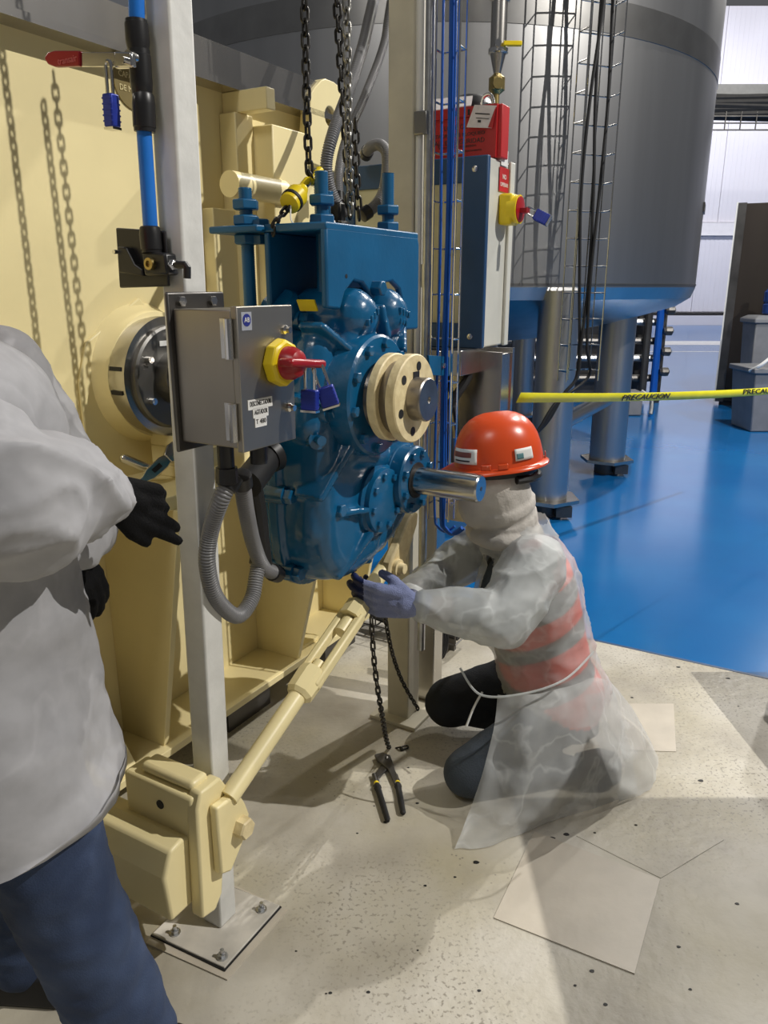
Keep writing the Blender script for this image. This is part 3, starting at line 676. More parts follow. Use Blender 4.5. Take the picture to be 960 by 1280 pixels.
# ================================================================== CHAINS
def link_mesh(pitch, wid, r):
    h = pitch*.5+r*.0; a = (wid/2-r); pts = []
    st = h-a+r
    for k in range(9): an = math.pi*k/8; pts.append(V(a*math.cos(an), 0, st+a*math.sin(an)))
    for k in range(9): an = math.pi+math.pi*k/8; pts.append(V(a*math.cos(an), 0, -st+a*math.sin(an)))
    return B().tube(pts, r, 6, closed=True).mesh('link', 180)
def chain(name, label, pts, pitch, wid, r, mt, group=None, tw=.6):
    P = resample(smooth_path(pts, 14), pitch)
    t = thing(name, label, 'chain', P[-1], group); me = link_mesh(pitch, wid, r); me.materials.append(mt)
    for i in range(len(P)-1):
        c = (P[i]+P[i+1])/2; x, y, z = frame_from(P[i+1]-P[i], V(math.cos(tw), math.sin(tw), .01))
        if i % 2: x, y = y, -x
        link('link', me, None, t, Matrix(((x.x, y.x, z.x, c.x), (x.y, y.y, z.y, c.y), (x.z, y.z, z.z, c.z), (0, 0, 0, 1))))
    return t
def pn(n, *px): return [gn(u, v, n) for u, v in px]
c1 = gn(386, 205, .74)
chain('hoist_chain', 'black hoist chain holding the yellow hook over the bracket', [V(c1.x, c1.y, 2.75), V(c1.x, c1.y, 2.3), c1, gn(394, 214, .74)], .0262, .0235, .0036, BLACKCH)
# yellow hook / shortener and sling
t = thing('chain_hook', 'yellow chain clutch hook on a black sling at the bracket edge', 'hook', gn(370, 245, .74))
h0, h1, h2 = gn(399, 214, .74), gn(380, 235, .74), gn(364, 252, .74)
part('body', B().lathe(h2, h1-h2, [(-.012, .018), (-.01, .024), (.03, .026), (.045, .018), (.06, .012)], 16), YEL, t)
part('grip', B().cap(h0, h0.lerp(h1, .55), .011).cap(gn(384, 226, .74), gn(374, 238, .73), .009), YEL, t)
part('shank', B().cap(h0.lerp(h1, .4), h1, .006), CHROME, t)
part('band', B().lathe(h2, h1-h2, [(.0, .0255), (.001, .027), (.008, .027), (.009, .0255)], 16), BLACKR, t)
part('cord', B().tube(smooth_path([h2, gn(364, 275, .76), gn(375, 283, .77), m(.78, -.10, 1.692)]), .0016, 6), LABELW, t)
chain('sling_chain', 'black sling chain from the yellow hook to the bracket ear', [h2, gn(356, 264, .73), gn(345, 277, .72), gn(341, 288, .71), gn(344, 298, .72)], .018, .018, .0034, BLACKCH)
ch2 = [gn(421, 0, .74), gn(428, 110, .75), gn(434, 200, .76), gn(438, 284, .77)]
ext = lambda q: [q[0]+(q[0]-q[1])*2.2]+q
chain('hoist_chain', 'bright grey hoist chain coming down over the bracket top', ext([gn(433, 0, .78), gn(435, 110, .78), gn(436, 200, .78), gn(440, 282, .78)]), .0262, .0235, .0036, GREYCH)
chain('hoist_chain', 'black hoist chain hanging beside the bright grey chain', ext(ch2), .0262, .0235, .0036, BLACKCH, tw=1.3)
chain('hoist_chain', 'dark hoist chain strand pooling behind the bright grey chain', [gn(444, 150, .74), gn(445, 205, .745), gn(447, 250, .75), gn(450, 284, .755)], .0262, .0235, .0036, BLACKCH, tw=.2)
tagbits = thing('chain_end_hook', 'small dark chain end hook lying on the bracket top', 'hook', m(.74, .06, 1.69))
part('hook', B().tube(smooth_path([m(.73, .0, 1.70), m(.74, .03, 1.705), m(.76, .05, 1.70), m(.775, .03, 1.70), m(.77, .01, 1.70)]), .008, 8), DARKST, tagbits)
part('block', B().mb((.72, .04, 1.691), (.75, .07, 1.755)), BLACKCH, tagbits, .006)
# lower hand chains
chain('hand_chain', 'thin dark chain hanging from gloved hands down to the floor', [gn(464, 772, .86), gn(468, 830, .86), gn(476, 885, .85), gz(486, 934, .008), gz(500, 936, .006), gz(516, 930, .006)], .0255, .018, .0030, BLACKCH)
chain('hand_chain', 'thin dark chain slanting from gloved hands to the kneeling knee', [gn(482, 775, .86), gn(490, 815, .84), gn(503, 852, .81), gn(523, 887, .80)], .0225, .016, .0028, BLACKCH, tw=1.0)

# ================================================================== FLEXIBLE CONDUITS
def flex(name, label, pts, r, mt=CONDUIT, step=.0062, group=None, ends=True):
    P = resample(smooth_path(pts, 16), step/3); rr = [r*(1.0 if (i % 3) != 0 else .86) for i in range(len(P))]
    t = thing(name, label, 'conduit', P[0], group)
    part('hose', B().tube(P, rr, 14), mt, t, sharp=80)
    if ends:
        for a, b_ in ((P[0], P[8]), (P[-1], P[-9])):
            part('fitting', B().lathe(a, b_-a, [(-.012, r*.9), (-.01, r*1.2), (.02, r*1.2), (.022, r)], 14), BLACKP, t)
    return t
up = lambda q: [q[0]+(q[0]-q[1])*4.0]+q
flex('flexible_conduit', 'grey corrugated conduit bending behind the chains to the gearbox back', up([gn(466, 5, .50), gn(453, 60, .53), gn(436, 113, .56), gn(417, 165, .59), gn(408, 205, .58), gn(413, 238, .58), gn(428, 268, .60)]), .0175)
flex('flexible_conduit', 'thinner grey corrugated conduit leaning beside the beige column', up([gn(488, 5, .46), gn(479, 58, .47), gn(456, 120, .48), gn(434, 170, .50), gn(424, 212, .52), gn(424, 250, .55)]), .0135)
flex('flexible_conduit', 'short grey conduit bent like a hook before the blue cabinet', [gs(458, 192, .80), gs(463, 184, .76), gs(474, 181, .74), gs(483, 190, .72), gs(484, 210, .70), gs(480, 238, .66), gs(470, 256, .62), gs(455, 268, .58)], .019)
flex('flexible_conduit', 'grey corrugated conduit hanging in a long loop under disconnect box', [gn(289, 600, .84), gn(276, 625, .83), gn(263, 665, .79), gn(259, 705, .78), gn(270, 747, .77), gn(296, 770, .76), gn(314, 750, .75), gn(320, 722, .74), gn(324, 695, .73)], .0185)
flex('flexible_conduit', 'grey corrugated conduit running from disconnect box to gearbox bottom', [gn(302, 598, .83), gn(308, 640, .80), gn(317, 680, .75), gn(329, 708, .74), gn(345, 717, .73)], .0185)

# ================================================================== WHITE POST, DISCONNECT BOX, AIR PIPE
PB = V(.713, -.513, 0); PTp = V(.775, -.521, 2.75)
t = thing('white_post', 'white painted square steel post bolted to the floor', 'post', m(PB.x, PB.y, 0))
def pc(z): return PB.lerp(PTp, z/2.75)
def sqsec(z, h=.030): c = pc(z); return [m(c.x+a*h, c.y+b_*h, z) for a, b_ in ((-1, -1), (1, -1), (1, 1), (-1, 1))]
part('tube', B().loft([sqsec(.012), sqsec(2.75)]), WHITEPOST, t, .005)
bp = [gz(190, 1172), gz(281, 1214), gz(350, 1136), gz(263, 1102)]
bpo = part('base_plate', B().prism([V(p.x, p.y, .001) for p in bp], (0, 0, .011)), mat('base_plate_paint', (.56, .53, .47), .55, var=.12, scale=12), t, .002)
part('dark_gap', B().prism([V(p.x, p.y, .0) for p in [gz(188.5, 1172), gz(281, 1216.5), gz(352, 1136), gz(263, 1100)]], (0, 0, .0075)), BLACKR, t)
part('grout', B().prism([V(p.x, p.y, 0) for p in [gz(182, 1180), gz(284, 1226), gz(360, 1138), gz(262, 1094)]], (0, 0, .004)), PATCH, t)
for u, v in ((327, 1137), (278, 1196), (219, 1166), (250, 1140)):
    q = gz(u, v, .012); part('anchor_bolt', B().lathe(q, ZV, [(0, .014), (.003, .014), (.0031, .010)], 14).hexa(q, ZV, .0095, .012).cyl(q, q+ZV*.022, .005, seg=8), GALV, bpo)
# disconnect box: n from .80 to .95; s from -.60... on the camera side of the post
cB = pc(1.38)
N0, N1 = .805, .945; S0, S1 = -.575, -.415; Z0, Z1 = 1.235, 1.515
N0, N1 = .812, .942; S0, S1 = -.600, -.445; Z0, Z1 = 1.262, 1.512
t = thing('disconnect_box', 'stainless disconnect enclosure with red and yellow rotary switch on white post', 'control box', m(.87, -.53, Z0))
part('mounting_plate', B().mb((N0-.026, S0-.012, Z0-.02), (N0-.018, S1-.01, Z1+.030)), DARKST, t, .008)
part('body', B().mb((N0-.018, S0, Z0), (N1-.008, S1, Z1)), BOXST, t, .003)
dr_ = part('door', B().mb((N1-.006, S0-.004, Z0-.006), (N1+.008, S1+.004, Z1+.006)), BOXST, t, .002)
for z in (Z0+.015, Z1-.085): part('hinge', B().cyl(m(N1-.006, S0-.012, z), m(N1-.006, S0-.012, z+.07), .008, seg=12).mb((N1-.03, S0-.006, z), (N1-.006, S0-.001, z+.07)), CHROME, t)
for s, z in ((S1-.022, Z1-.04), (S1-.016, Z0+.06)): part('latch_screw', B().lathe(m(N1+.008, s, z), NV, [(0, .009), (.004, .009), (.008, .006), (.014, .006)], 12), CHROME, t)
for s in (S0+.02, S1-.05): part('mount_bolt', B().hexa(m(N0-.018, s, Z1+.013), NV, .010, .010), CHROME, t)
swc = gn(346, 453, N1+.008)
sw = part('switch_bezel', B().lathe(swc, NV, [(0, .044), (.006, .046), (.022, .044), (.026, .038), (.0265, .02)], 8), YEL, t, .002)
part('knob', B().lathe(swc+NV*.018, NV, [(0, .032), (.02, .031), (.035, .024), (.042, .012), (.043, .002)], 28), REDP, sw)
part('knob_handle', B().box((0, 0, 0), (.034, .115, .016), Matrix.Translation(swc+NV*.052+SV*.012) @ ML.to_3x3().to_4x4() @ Matrix.Rotation(-.10, 4, 'X')), REDP, sw, .006)
def padlock(label, top, axis_dir, body_dir, w=.036, h=.044, d=.016, sh=.032, mt=LOCKBLUE, group=None):
    bd = Vector(body_dir).normalized(); sd = Vector(axis_dir); sd = (sd-bd*sd.dot(bd)).normalized(); dd = bd.cross(sd)
    t = thing('padlock', label, 'padlock', top, group)
    M = lambda c: Matrix(((sd.x, dd.x, bd.x, c.x), (sd.y, dd.y, bd.y, c.y), (sd.z, dd.z, bd.z, c.z), (0, 0, 0, 1)))
    part('body', B().box((0, 0, 0), (w, d, h), M(top+bd*(sh+h/2))), mt, t, .003)
    for k in range(5): part('ridge', B().box((0, 0, 0), (w*.99, d*1.05, h*.05), M(top+bd*(sh+h*(.14+.17*k)))), mt, t)
    r = w*.30; pts = [top+bd*(sh+.005)-sd*r, top+bd*r-sd*r]+[top+bd*(r-r*math.sin(a))-sd*r*math.cos(a) for a in (.5, 1.0, 1.57, 2.14, 2.64)]+[top+bd*r+sd*r, top+bd*(sh+.005)+sd*r]
    part('shackle', B().tube(pts, .0032, 8), CHROME, t); part('base', B().box((0, 0, 0), (w, d, .004), M(top+bd*(sh+h+.002))), CHROME, t)
    return t
padlock('blue padlock hanging straight from the red rotary switch handle', swc+NV*.052+SV*.035-ZV*.004, NV+SV*.1, -ZV-SV*.04, w=.034, h=.040, sh=.048)
padlock('blue padlock hanging tilted from the red rotary switch handle', swc+NV*.058+SV*.048-ZV*.004, NV*.8+SV*.4, -ZV+SV*.22+NV*.25, w=.034, h=.040, sh=.046)
# labels
def lab(z, s0, s1, h, txt, sz):
    g = part('label_strip', B().mb((N1+.0081, s0, z-h/2), (N1+.0090, s1, z+h/2)), LABELW, t)
    text(txt, sz, INK, g, m(N1+.0092, (s0+s1)/2, z+.001), SV, ZV, width=(s1-s0)*.86)
for (u0, u1, v), tx_ in (((309.5, 340, 504), 'DESCONECTADOR'), ((316, 335, 515), 'AGITADOR'), ((318.5, 333, 527), 'T 480')):
    qa, qb = gn(u0, v, N1+.008), gn(u1, v, N1+.008); lab((qa.z+qb.z)/2, (qa-ORG).dot(SV), (qb-ORG).dot(SV), .0185, tx_, .013)
lg = part('logo_sticker', B().mb((N1+.0081, S0+.008, Z1-.036), (N1+.0088, S0+.036, Z1-.004)), mat('sticker_grey', (.35, .37, .42), .4), t)
part('logo_disc', B().cyl(m(N1+.0088, S0+.022, Z1-.018), m(N1+.0094, S0+.022, Z1-.018), .011, seg=24), mat('logo_blue', (.02, .03, .22), .4), t); text('AB', .012, LABELW, t, m(N1+.0096, S0+.022, Z1-.018), SV, ZV)
# glands and black elbow under the box
gl = part('cable_gland', B().cyl(m(.84, -.53, Z0), m(.84, -.53, Z0-.06), .017).lathe(m(.84, -.53, Z0-.06), -ZV, [(0, .022), (.03, .024), (.035, .018)], 12), BLACKP, t)
part('cable_gland', B().cyl(m(.90, -.50, Z0), m(.90, -.50, Z0-.05), .018), BLACKP, t)
te = thing('black_hose_elbow', 'large black rubber elbow and gland behind the disconnect box', 'hose', m(.74, -.32, 1.15))
part('elbow', B().tube(smooth_path([m(.78, -.40, 1.13), m(.76, -.33, 1.15), m(.74, -.27, 1.17)]), .035, 14), BLACKR, te); part('ring', B().lathe(m(.745, -.285, 1.165), SV+ZV*.3, [(0, .04), (.02, .045), (.025, .038)], 20), BLACKP, te)
part('drop_tube', B().tube(smooth_path([m(.76, -.36, 1.14), m(.75, -.33, 1.05), m(.74, -.31, .95), m(.73, -.29, .88)]), .020, 10), BLACKR, te)

# compressed-air pipe with lockable valve
t = thing('air_pipe', 'bright blue compressed air pipe with black fittings beside white post', 'pipe', m(.72, -.57, 1.64))
def ap(u, v): return gs(u, v, -.575)
def af(u, v, o): return gs(u, v, -.575-o)
a_top = ap(169, -60); a_a = ap(171, 25); a_b = ap(174, 64); a_c = ap(178, 120); a_d = ap(180, 163); a_e = ap(188, 284); a_f = ap(190, 316)
PIPE_R = .0165*.62/.62
part('pipe', B().cyl(a_top+(a_top-a_a)*6.0, a_a, .0135, seg=20), PIPEBLUE, t); part('pipe', B().cyl(a_d, a_e, .0135, seg=20), PIPEBLUE, t)
def fit(a, b_, r): 
    L = (b_-a).length; return B().lathe(a, b_-a, [(0, r*.8), (L*.05, r*.9), (L*.3, r), (L*.88, r*.99), (L*.9, r*.93), (L, r*.92)], 24)
part('coupling_nut', fit(ap(173, 64), ap(170, 25), .0205), BLACKP, t); part('valve_body', fit(ap(178, 122), ap(174, 62), .0195), BLACKP, t)
part('coupling_nut', fit(ap(179, 116), ap(181, 165), .0205), BLACKP, t); part('coupling_nut', fit(ap(187, 283), ap(190, 316), .0205), BLACKP, t)
nf = -SV   # faces the camera
lvh = part('lever', B().prism([af(u, v, .024) for u, v in ((104, 66), (166, 66), (168, 84), (104, 84))], nf*.004), CHROME, t, .001)
part('pivot_clip', B().prism([af(u, v, .022) for u, v in ((149, 66), (170, 67), (172, 86), (149, 87))], nf*.012), CHROME, t, .003)
part('pivot_screw', B().cyl(af(159, 76, .03), af(159, 76, .03)+nf*.012, .006).cyl(ap(176, 76), ap(176, 76)+nf*.03, .011), CHROME, t)
gp = part('lever_grip', B().prism([af(u, v, .021) for u, v in ((105, 65), (105, 84), (74, 85), (66, 82), (62, 76), (62, 73), (66, 67), (74, 65))], nf*.011), REDP, t, .003)
text('transair', .016, PINK, gp, af(84, 75, .0325), NV, ZV, width=.052)
padlock('blue padlock with grey shackle hanging from the red valve lever', af(135, 76, .036), NV, -ZV-NV*.03, w=.023, h=.054, d=.02, sh=.052)
# lower wall-outlet block
wp = part('mounting_plate', B().prism([ap(u, v)-nf*.012 for u, v in ((138, 284), (200, 288), (205, 358), (143, 360))], -nf*.006), BLACKP, t, .003)
part('outlet_block', B().prism([af(u, v, .014) for u, v in ((176, 314), (206, 316), (210, 344), (180, 345))], -nf*.030), BLACKP, t, .005)
part('side_bracket', B().prism([af(u, v, .004) for u, v in ((146, 308), (158, 309), (168, 330), (178, 337), (178, 345), (148, 341))], -nf*.02), BLACKP, t, .003)
part('brass_plug', B().lathe(af(191, 330, .012), nf, [(0, .011), (.012, .011), (.0125, .006), (.008, .005), (.007, .001)], 16), BRASS, t)
part('bracket_screw', B().cyl(ap(148, 315)+nf*.004, ap(148, 315)+nf*.012, .004), CHROME, t)
part('elbow_fitting', B().hexa(ap(209, 331), NV, .009, .022).tube([ap(219, 331), ap(232, 331), ap(234, 334), ap(234, 348)], .007, 10), BLACKP, t)
part('hex_nipple', B().hexa(ap(211, 331), NV, .0105, .018), CHROME, t)
# ================================================================== COLUMN, CONDUITS, CABINET
t = thing('beige_column', 'beige painted square steel column between gearbox and blue cabinet', 'column', m(.644, .583, 0))
part('tube', B().mb((.600, .545, .0), (.688, .633, 4.2)), COLCREAM, t, .005)
part('base_plate', B().mb((.55, .50, 0), (.74, .68, .014)), COLCREAM, t, .002)
def conduit(label, n, s, r, mt, z0=.1):
    t = thing('metal_conduit', label, 'conduit', m(n, s, z0), 'conduits up the beige column')
    part('tube', B().cyl(m(n, s, z0), m(n, s, 4.2), r, seg=14), mt, t)
    return t
c = conduit('white painted conduit fastened along the beige column', .700, .560, .011, LABELW, 1.0)
part('strap', B().mb((.690, .54, 1.985), (.735, .553, 2.05)), SEAMST, c, .004)
c = conduit('galvanised conduit beside the white conduit on the beige column', .728, .565, .014, GALV, .3)
for z in (1.55, 2.5): part('coupling', B().cyl(m(.728, .565, z), m(.728, .565, z+.07), .0175), GALV, c)
wire_tray('wire_cable_tray', 'narrow wire cable tray with blue hoses beside beige column', m(.758, .59, 0), NV, -SV, .80, 4.2, .075, .045, .135, .0030)
for i, (n, r) in enumerate(((.768, .0042), (.797, .0085), (.810, .0035))):
    q = [m(n+.003*math.sin(k*1.9+i), .572-.006*i, z) for k, z in enumerate((4.2, 3.2, 2.6, 2.1, 1.7, 1.3, .95, .80))]
    e = q[-1]; q += [e+NV*.01-ZV*.03, e+NV*.04-ZV*.045, e+NV*.075-ZV*.02]
    cable('blue_hose', ['thin blue hose on the inner side of the column tray', 'thick blue hose running down the narrow column tray', 'thin blue hose clipped to the thick blue hose'][i], q, r, HOSEBLUE, 'hose')
# steel stand
t = thing('steel_stand', 'stainless square post stand carrying the blue control cabinet', 'stand', m(.66, .74, 0))
part('post', B().mb((.640, .70, .012), (.715, .775, 1.345)), STEEL, t, .004)
part('foot_plate', B().mb((.60, .69, 0), (.77, .83, .012)), STEEL, t)
part('crossbar', B().mb((.60, .685, .76), (.86, .745, .84)), STEEL, t, .003)
part('back_panel', B().mb((.30, 1.0, 1.05), (.86, 1.02, 1.34)), STEEL, t)
part('arm', B().mb((.50, .73, 1.26), (.78, 1.06, 1.345)), STEEL, t, .003)
for k, (a, b_) in enumerate(((.625, .685), (.75, .80))): part('anchor_bolt', B().hexa(m(a, b_, .012), ZV, .012, .014), CHROME, t)
# blue flag bracket behind the coupling
t = thing('flag_bracket', 'small blue steel flag plate with one bolt behind the coupling', 'bracket', m(.84, .36, 1.27))
part('plate', B().prism([gn(u, v, .80) for u, v in ((536, 444), (562, 446), (562, 470), (538, 469))], -NV*.008), BLUE2, t, .001)
q = gn(553, 457, .80); part('bolt', B().hexa(q, NV, .009, .008), CHROME, t)
# control cabinet
t = thing('control_cabinet', 'blue framed control cabinet with grey-white side and rotary switch', 'cabinet', m(.5, .98, 1.345))
part('body', B().mb((.22, .865, 1.348), (.80, 1.06, 1.962)), CABWHITE, t, .006)
fr = part('frame', B().mb((.21, .850, 1.345), (.285, .872, 1.966)).mb((.71, .850, 1.345), (.803, .872, 1.966)).mb((.28, .850, 1.345), (.715, .872, 1.43)).mb((.28, .850, 1.885), (.715, .872, 1.966)), CABBLUE, t, .004)
part('window', B().mb((.285, .858, 1.43), (.712, .866, 1.885)), mat('cabinet_window', (.55, .53, .36), .25), t)
part('side_flange', B().mb((.80, 1.035, 1.345), (.812, 1.075, 1.966)), CABWHITE, t, .004)
for n, z in ((.757, 1.925), (.757, 1.385), (.25, 1.925), (.25, 1.385)): part('corner_screw', B().lathe(m(n, .850, z), -SV, [(0, .011), (.004, .010), (.006, .005)], 14), CHROME, t)
q = gn(630, 263, .803); SWs = (q-ORG).dot(SV); SWz = q.z
sw = part('switch_bezel', B().box((0, 0, 0), (.05, .075, .10), Matrix.Translation(m(.825, SWs-.01, SWz)) @ ML.to_3x3().to_4x4()), YEL, t, .008)
part('switch_ring', B().lathe(m(.83, SWs-.01, SWz), NV, [(0, .045), (.035, .047), (.036, .03)], 24), YEL, sw)
part('knob', B().lathe(m(.862, SWs-.01, SWz), NV, [(0, .042), (.006, .042), (.008, .03), (.009, .005)], 24).box((0, 0, 0), (.03, .03, .016), Matrix.Translation(m(.88, SWs-.01, SWz-.005)) @ ML.to_3x3().to_4x4()), REDP, sw)
part('notice_sticker', B().mb((.803, SWs-.055, SWz+.058), (.8042, SWs+.03, SWz+.135)), REDBOX, t); text('NO', .022, LABELW, t, m(.8046, SWs-.012, SWz+.105), SV, ZV); text('OPERAR', .018, LABELW, t, m(.8046, SWs-.012, SWz+.08), SV, ZV, width=.07)
part('notice_sticker', B().mb((.803, SWs-.045, SWz+.14), (.8042, SWs+.015, SWz+.19)), LABELW, t)
padlock('blue padlock hanging from the yellow cabinet switch', m(.885, SWs-.01, SWz), ZV+SV*.2, NV*.9-ZV*.45+SV*.1, w=.036, h=.052, d=.022, sh=.038)
# stainless box under it
t = thing('junction_box', 'plain stainless junction box under the control cabinet', 'control box', m(.8, .97, 1.1))
part('body', B().mb((.62, .90, 1.02), (.855, 1.03, 1.325)), STEEL, t, .004); part('cover', B().mb((.612, .893, 1.012), (.863, .90, 1.333)), STEEL, t, .002)
cable('black_hose', 'black hose looping below the control cabinet', [gs(588, 440, .86), gs(585, 470, .84), gs(570, 495, .80), gs(560, 515, .79), gs(562, 560, .80), gs(570, 640, .84)], .016, BLACKR, 'hose')
cable('black_hose', 'thin black hose curving into the junction box', [gs(560, 440, .86), gs(562, 480, .84), gs(566, 500, .82), gs(572, 540, .82), gs(574, 600, .86)], .009, BLACKR, 'hose')
# red lockout box
t = thing('lockout_box', 'red metal lockout box with black lettering on top of cabinet', 'box', m(.66, .97, 1.966))
ZR = 1.966; RT = 2.128
part('body', B().mb((.50, .925, ZR), (.815, .99, RT)), REDBOX, t, .003)
part('front_lip', B().mb((.50, .915, RT-.03), (.80, .926, RT)).mb((.765, .915, ZR), (.80, .926, RT-.03)), REDBOX, t, .002)
for k in range(5): part('lock_slot', B().mb((.545+.05*k, .9145, RT-.026), (.553+.05*k, .916, RT-.008)), BLACKR, t)
xd = NV
for s, z, sz, w in (('LOCK OUT', 2.07, .022, .10), ('ESTACION DE BLOQUEO', 2.046, .016, .20), ('CAJA DE SEGURIDAD', 2.024, .022, .20), ('SOLO PERSONAL AUTORIZADO', 2.009, .009, .14), ('DEPARTAMENTO', 1.994, .008, .07)):
    text(s, sz, INK, t, m(.655 if w > .08 else .71, .9243, z), NV, ZV, width=w)
part('handle', B().tube(smooth_path([m(.73, .95, RT), m(.735, .95, RT+.03), m(.76, .95, RT+.035), m(.775, .95, RT)]), .006, 8), CHROME, t)
t = thing('paper_tag', 'white and red warning tag hanging on the red lockout box', 'tag', m(.70, .90, 2.1))
part('sheet', B().prism([gs(u, v, .905) for u, v in ((593, 131), (620, 132), (614, 160), (583, 159))], SV*.004), TAG, t)
part('red_edge', B().prism([gs(u, v, .904) for u, v in ((617, 140), (620, 133), (615, 160), (610, 159))], SV*.002), REDBOX, t)
part('print', B().prism([gs(u, v, .9035) for u, v in ((594, 141), (612, 142), (612, 143.5), (594, 142.5))], SV*.001).prism([gs(u, v, .9035) for u, v in ((595, 147), (611, 148), (611, 148.8), (595, 147.8))], SV*.001).prism([gs(u, v, .9035) for u, v in ((597, 150), (601, 150), (601, 153), (597, 153))], SV*.001), INK, t)
t = thing('paper_notice', 'folded pale notice sheet lying on the red lockout box', 'paper', m(.6, .95, RT))
part('sheet', B().prism([m(.52, .93, RT+.002), m(.70, .93, RT+.004), m(.68, .985, RT+.045), m(.53, .985, RT+.05)], ZV*.003), TAG, t)
tag(part('black_bowl', B().lathe(m(.64, 1.06, RT+.0), ZV, [(-.16, .085), (.0, .088), (.03, .085), (.05, .07), (.063, .045), (.068, .01)], 28), BLACKP), 'upturned round black bowl behind the red lockout box', 'bowl')

# black cables in a low tray behind the column
t = thing('floor_cable_tray', 'low wire tray with black cables on floor behind the torque arm', 'cable tray', m(.2, 1.15, 0))
for z in (.06, .13): 
    for s in (1.10, 1.24): part('rod', B().tube([m(-.3, s, z), m(.62, s, z)], .004, 5), DARKST, t)
me = B().tube([V(0, 1.10, .13), V(0, 1.10, .06), V(0, 1.24, .06), V(0, 1.24, .13)], .004, 5).mesh('rung')
for k in range(10): link('rung', me, DARKST, t, ML @ Matrix.Translation(V(-.28+.1*k, 0, 0)))
for k in range(4): part('support_leg', B().mb((-.25+.27*k, 1.16, 0), (-.22+.27*k, 1.18, .06)), DARKST, t)
for k in range(6):
    cable('black_cable', 'black cable lying in the low floor tray', [m(-.3, 1.12+.02*k, .075+.012*(k % 3)), m(.0, 1.13+.018*k, .08), m(.3, 1.12+.02*((k+2) % 6), .082), m(.62, 1.13+.016*k, .08)], .010, BLACKR, 'cable', 'black cables in the floor tray', 7, 6)
t = thing('cable_coil', 'coil of black cable hanging behind the steel stand post', 'cable', m(.77, .80, .30))
for k in range(4):
    c = gs(541, 800, .84); part('turn', B().tube([c+(NV*(.035+.004*k)*math.cos(a)+ZV*(.085+.006*k)*math.sin(a))+SV*.012*k for a in [i*.4488 for i in range(14)]], .008, 6, closed=True), BLACKR, t)

# ================================================================== PLIERS ON THE FLOOR
t = thing('slip_joint_pliers', 'open slip joint pliers with black grips lying on the floor', 'pliers', gz(480, 975))
def fp_(pts, z0, z1): return B().prism([V(q.x, q.y, z0) for q in [gz(*p) for p in pts]], (0, 0, z1-z0))
part('jaw', fp_([(468, 948), (478, 945), (488, 949), (491, 958), (494, 968), (500, 980), (493, 984), (485, 966), (477, 959), (470, 953)], .006, .016), DARKST, t, .002)
part('jaw', fp_([(486, 956), (490, 960), (480, 968), (474, 975), (474, 984), (467, 984), (467, 972), (474, 962), (480, 954)], .002, .010), DARKST, t, .002)
part('pivot', B().cyl(gz(484, 953, .0), gz(484, 953, .0)+V(0, 0, .020), .007, seg=12), CHROME, t)
for a, b_ in (((497, 983), (504, 1021)), ((471, 984), (485, 1030))):
    A, Bq = gz(*a), gz(*b_); A.z = Bq.z = .010
    part('grip', B().tube([A, A.lerp(Bq, .1), A.lerp(Bq, .14), A.lerp(Bq, .5), A.lerp(Bq, .95), Bq], [.009, .0125, .010, .010, .009, .005], 10), BLACKR, t)
    part('grip_collar', B().tube([A+(A-Bq)*.05, A], .009, 10), YEL, t)
    part('tang', B().tube([A+(A-Bq)*.3, A], .007, 8), DARKST, t)
# ================================================================== PEOPLE
def hand(b, wrist, fdir, pnorm, flip, curl=(.5, .5, .55, .6), k=1.0, thumb=(.75, .6, .35)):
    x = Vector(fdir).normalized(); z = Vector(pnorm); z = (z-x*z.dot(x)).normalized(); y = z.cross(x)*flip
    P = lambda a, bb, c: wrist+x*a*k+y*bb*k+z*c*k
    kn = [(.088, .032), (.093, .011), (.088, -.011), (.080, -.031)]; Ls = (.072, .080, .074, .058)
    for (a, yy), L, c in zip(kn, Ls, curl):
        b.cap(P(.012, yy*.62, 0), P(a, yy, 0), .0165*k, .0135*k, 10)
        p = P(a, yy, 0); ang = c*.6; r = .0112*k
        for f, da in ((.44, c*.9), (.32, c*.8), (.24, c*.5)):
            d = x*math.cos(ang)+z*math.sin(ang)+y*(yy*1.5); q = p+d.normalized()*L*f*k
            b.cap(p, q, r, r*.93, 10); p = q; ang += da; r *= .93
    b.cap(P(0, 0, 0), P(.05, 0, 0), .026*k, .02*k, 12)
    p0 = P(.022, .026, .004); d1 = (x*thumb[0]+y*thumb[1]+z*thumb[2]).normalized(); p1 = p0+d1*.042*k; d2 = (x*(thumb[0]+.35)+y*(thumb[1]-.25)+z*(thumb[2]+.1)).normalized()
    b.cap(P(.012, .01, 0), p0, .018*k, .016*k, 10); b.cap(p0, p1, .0155*k, .013*k, 10); b.cap(p1, p1+d2*.032*k, .0125*k, .0105*k, 10)
    return b
def folds(me, amp, seed, sc=8.0):
    ns = [v.normal.copy() for v in me.vertices]
    for v, n in zip(me.vertices, ns):
        c = v.co; p = V(c.x*.55+c.z*.35, c.y, c.z*1.15-c.x*.3)*sc+V(seed*3.1, seed*1.7, seed)
        r = 1-2*abs(noise.noise(p)); r2 = 1-2*abs(noise.noise(p*1.9+V(4, 9, 2)))
        v.co += n*amp*(.9*r*abs(r)+.5*r2*abs(r2)-.25)
    return me
def paint(me, mats, fn):
    for mm in mats: me.materials.append(mm)
    for p in me.polygons: p.material_index = fn(p.center, p.normal)
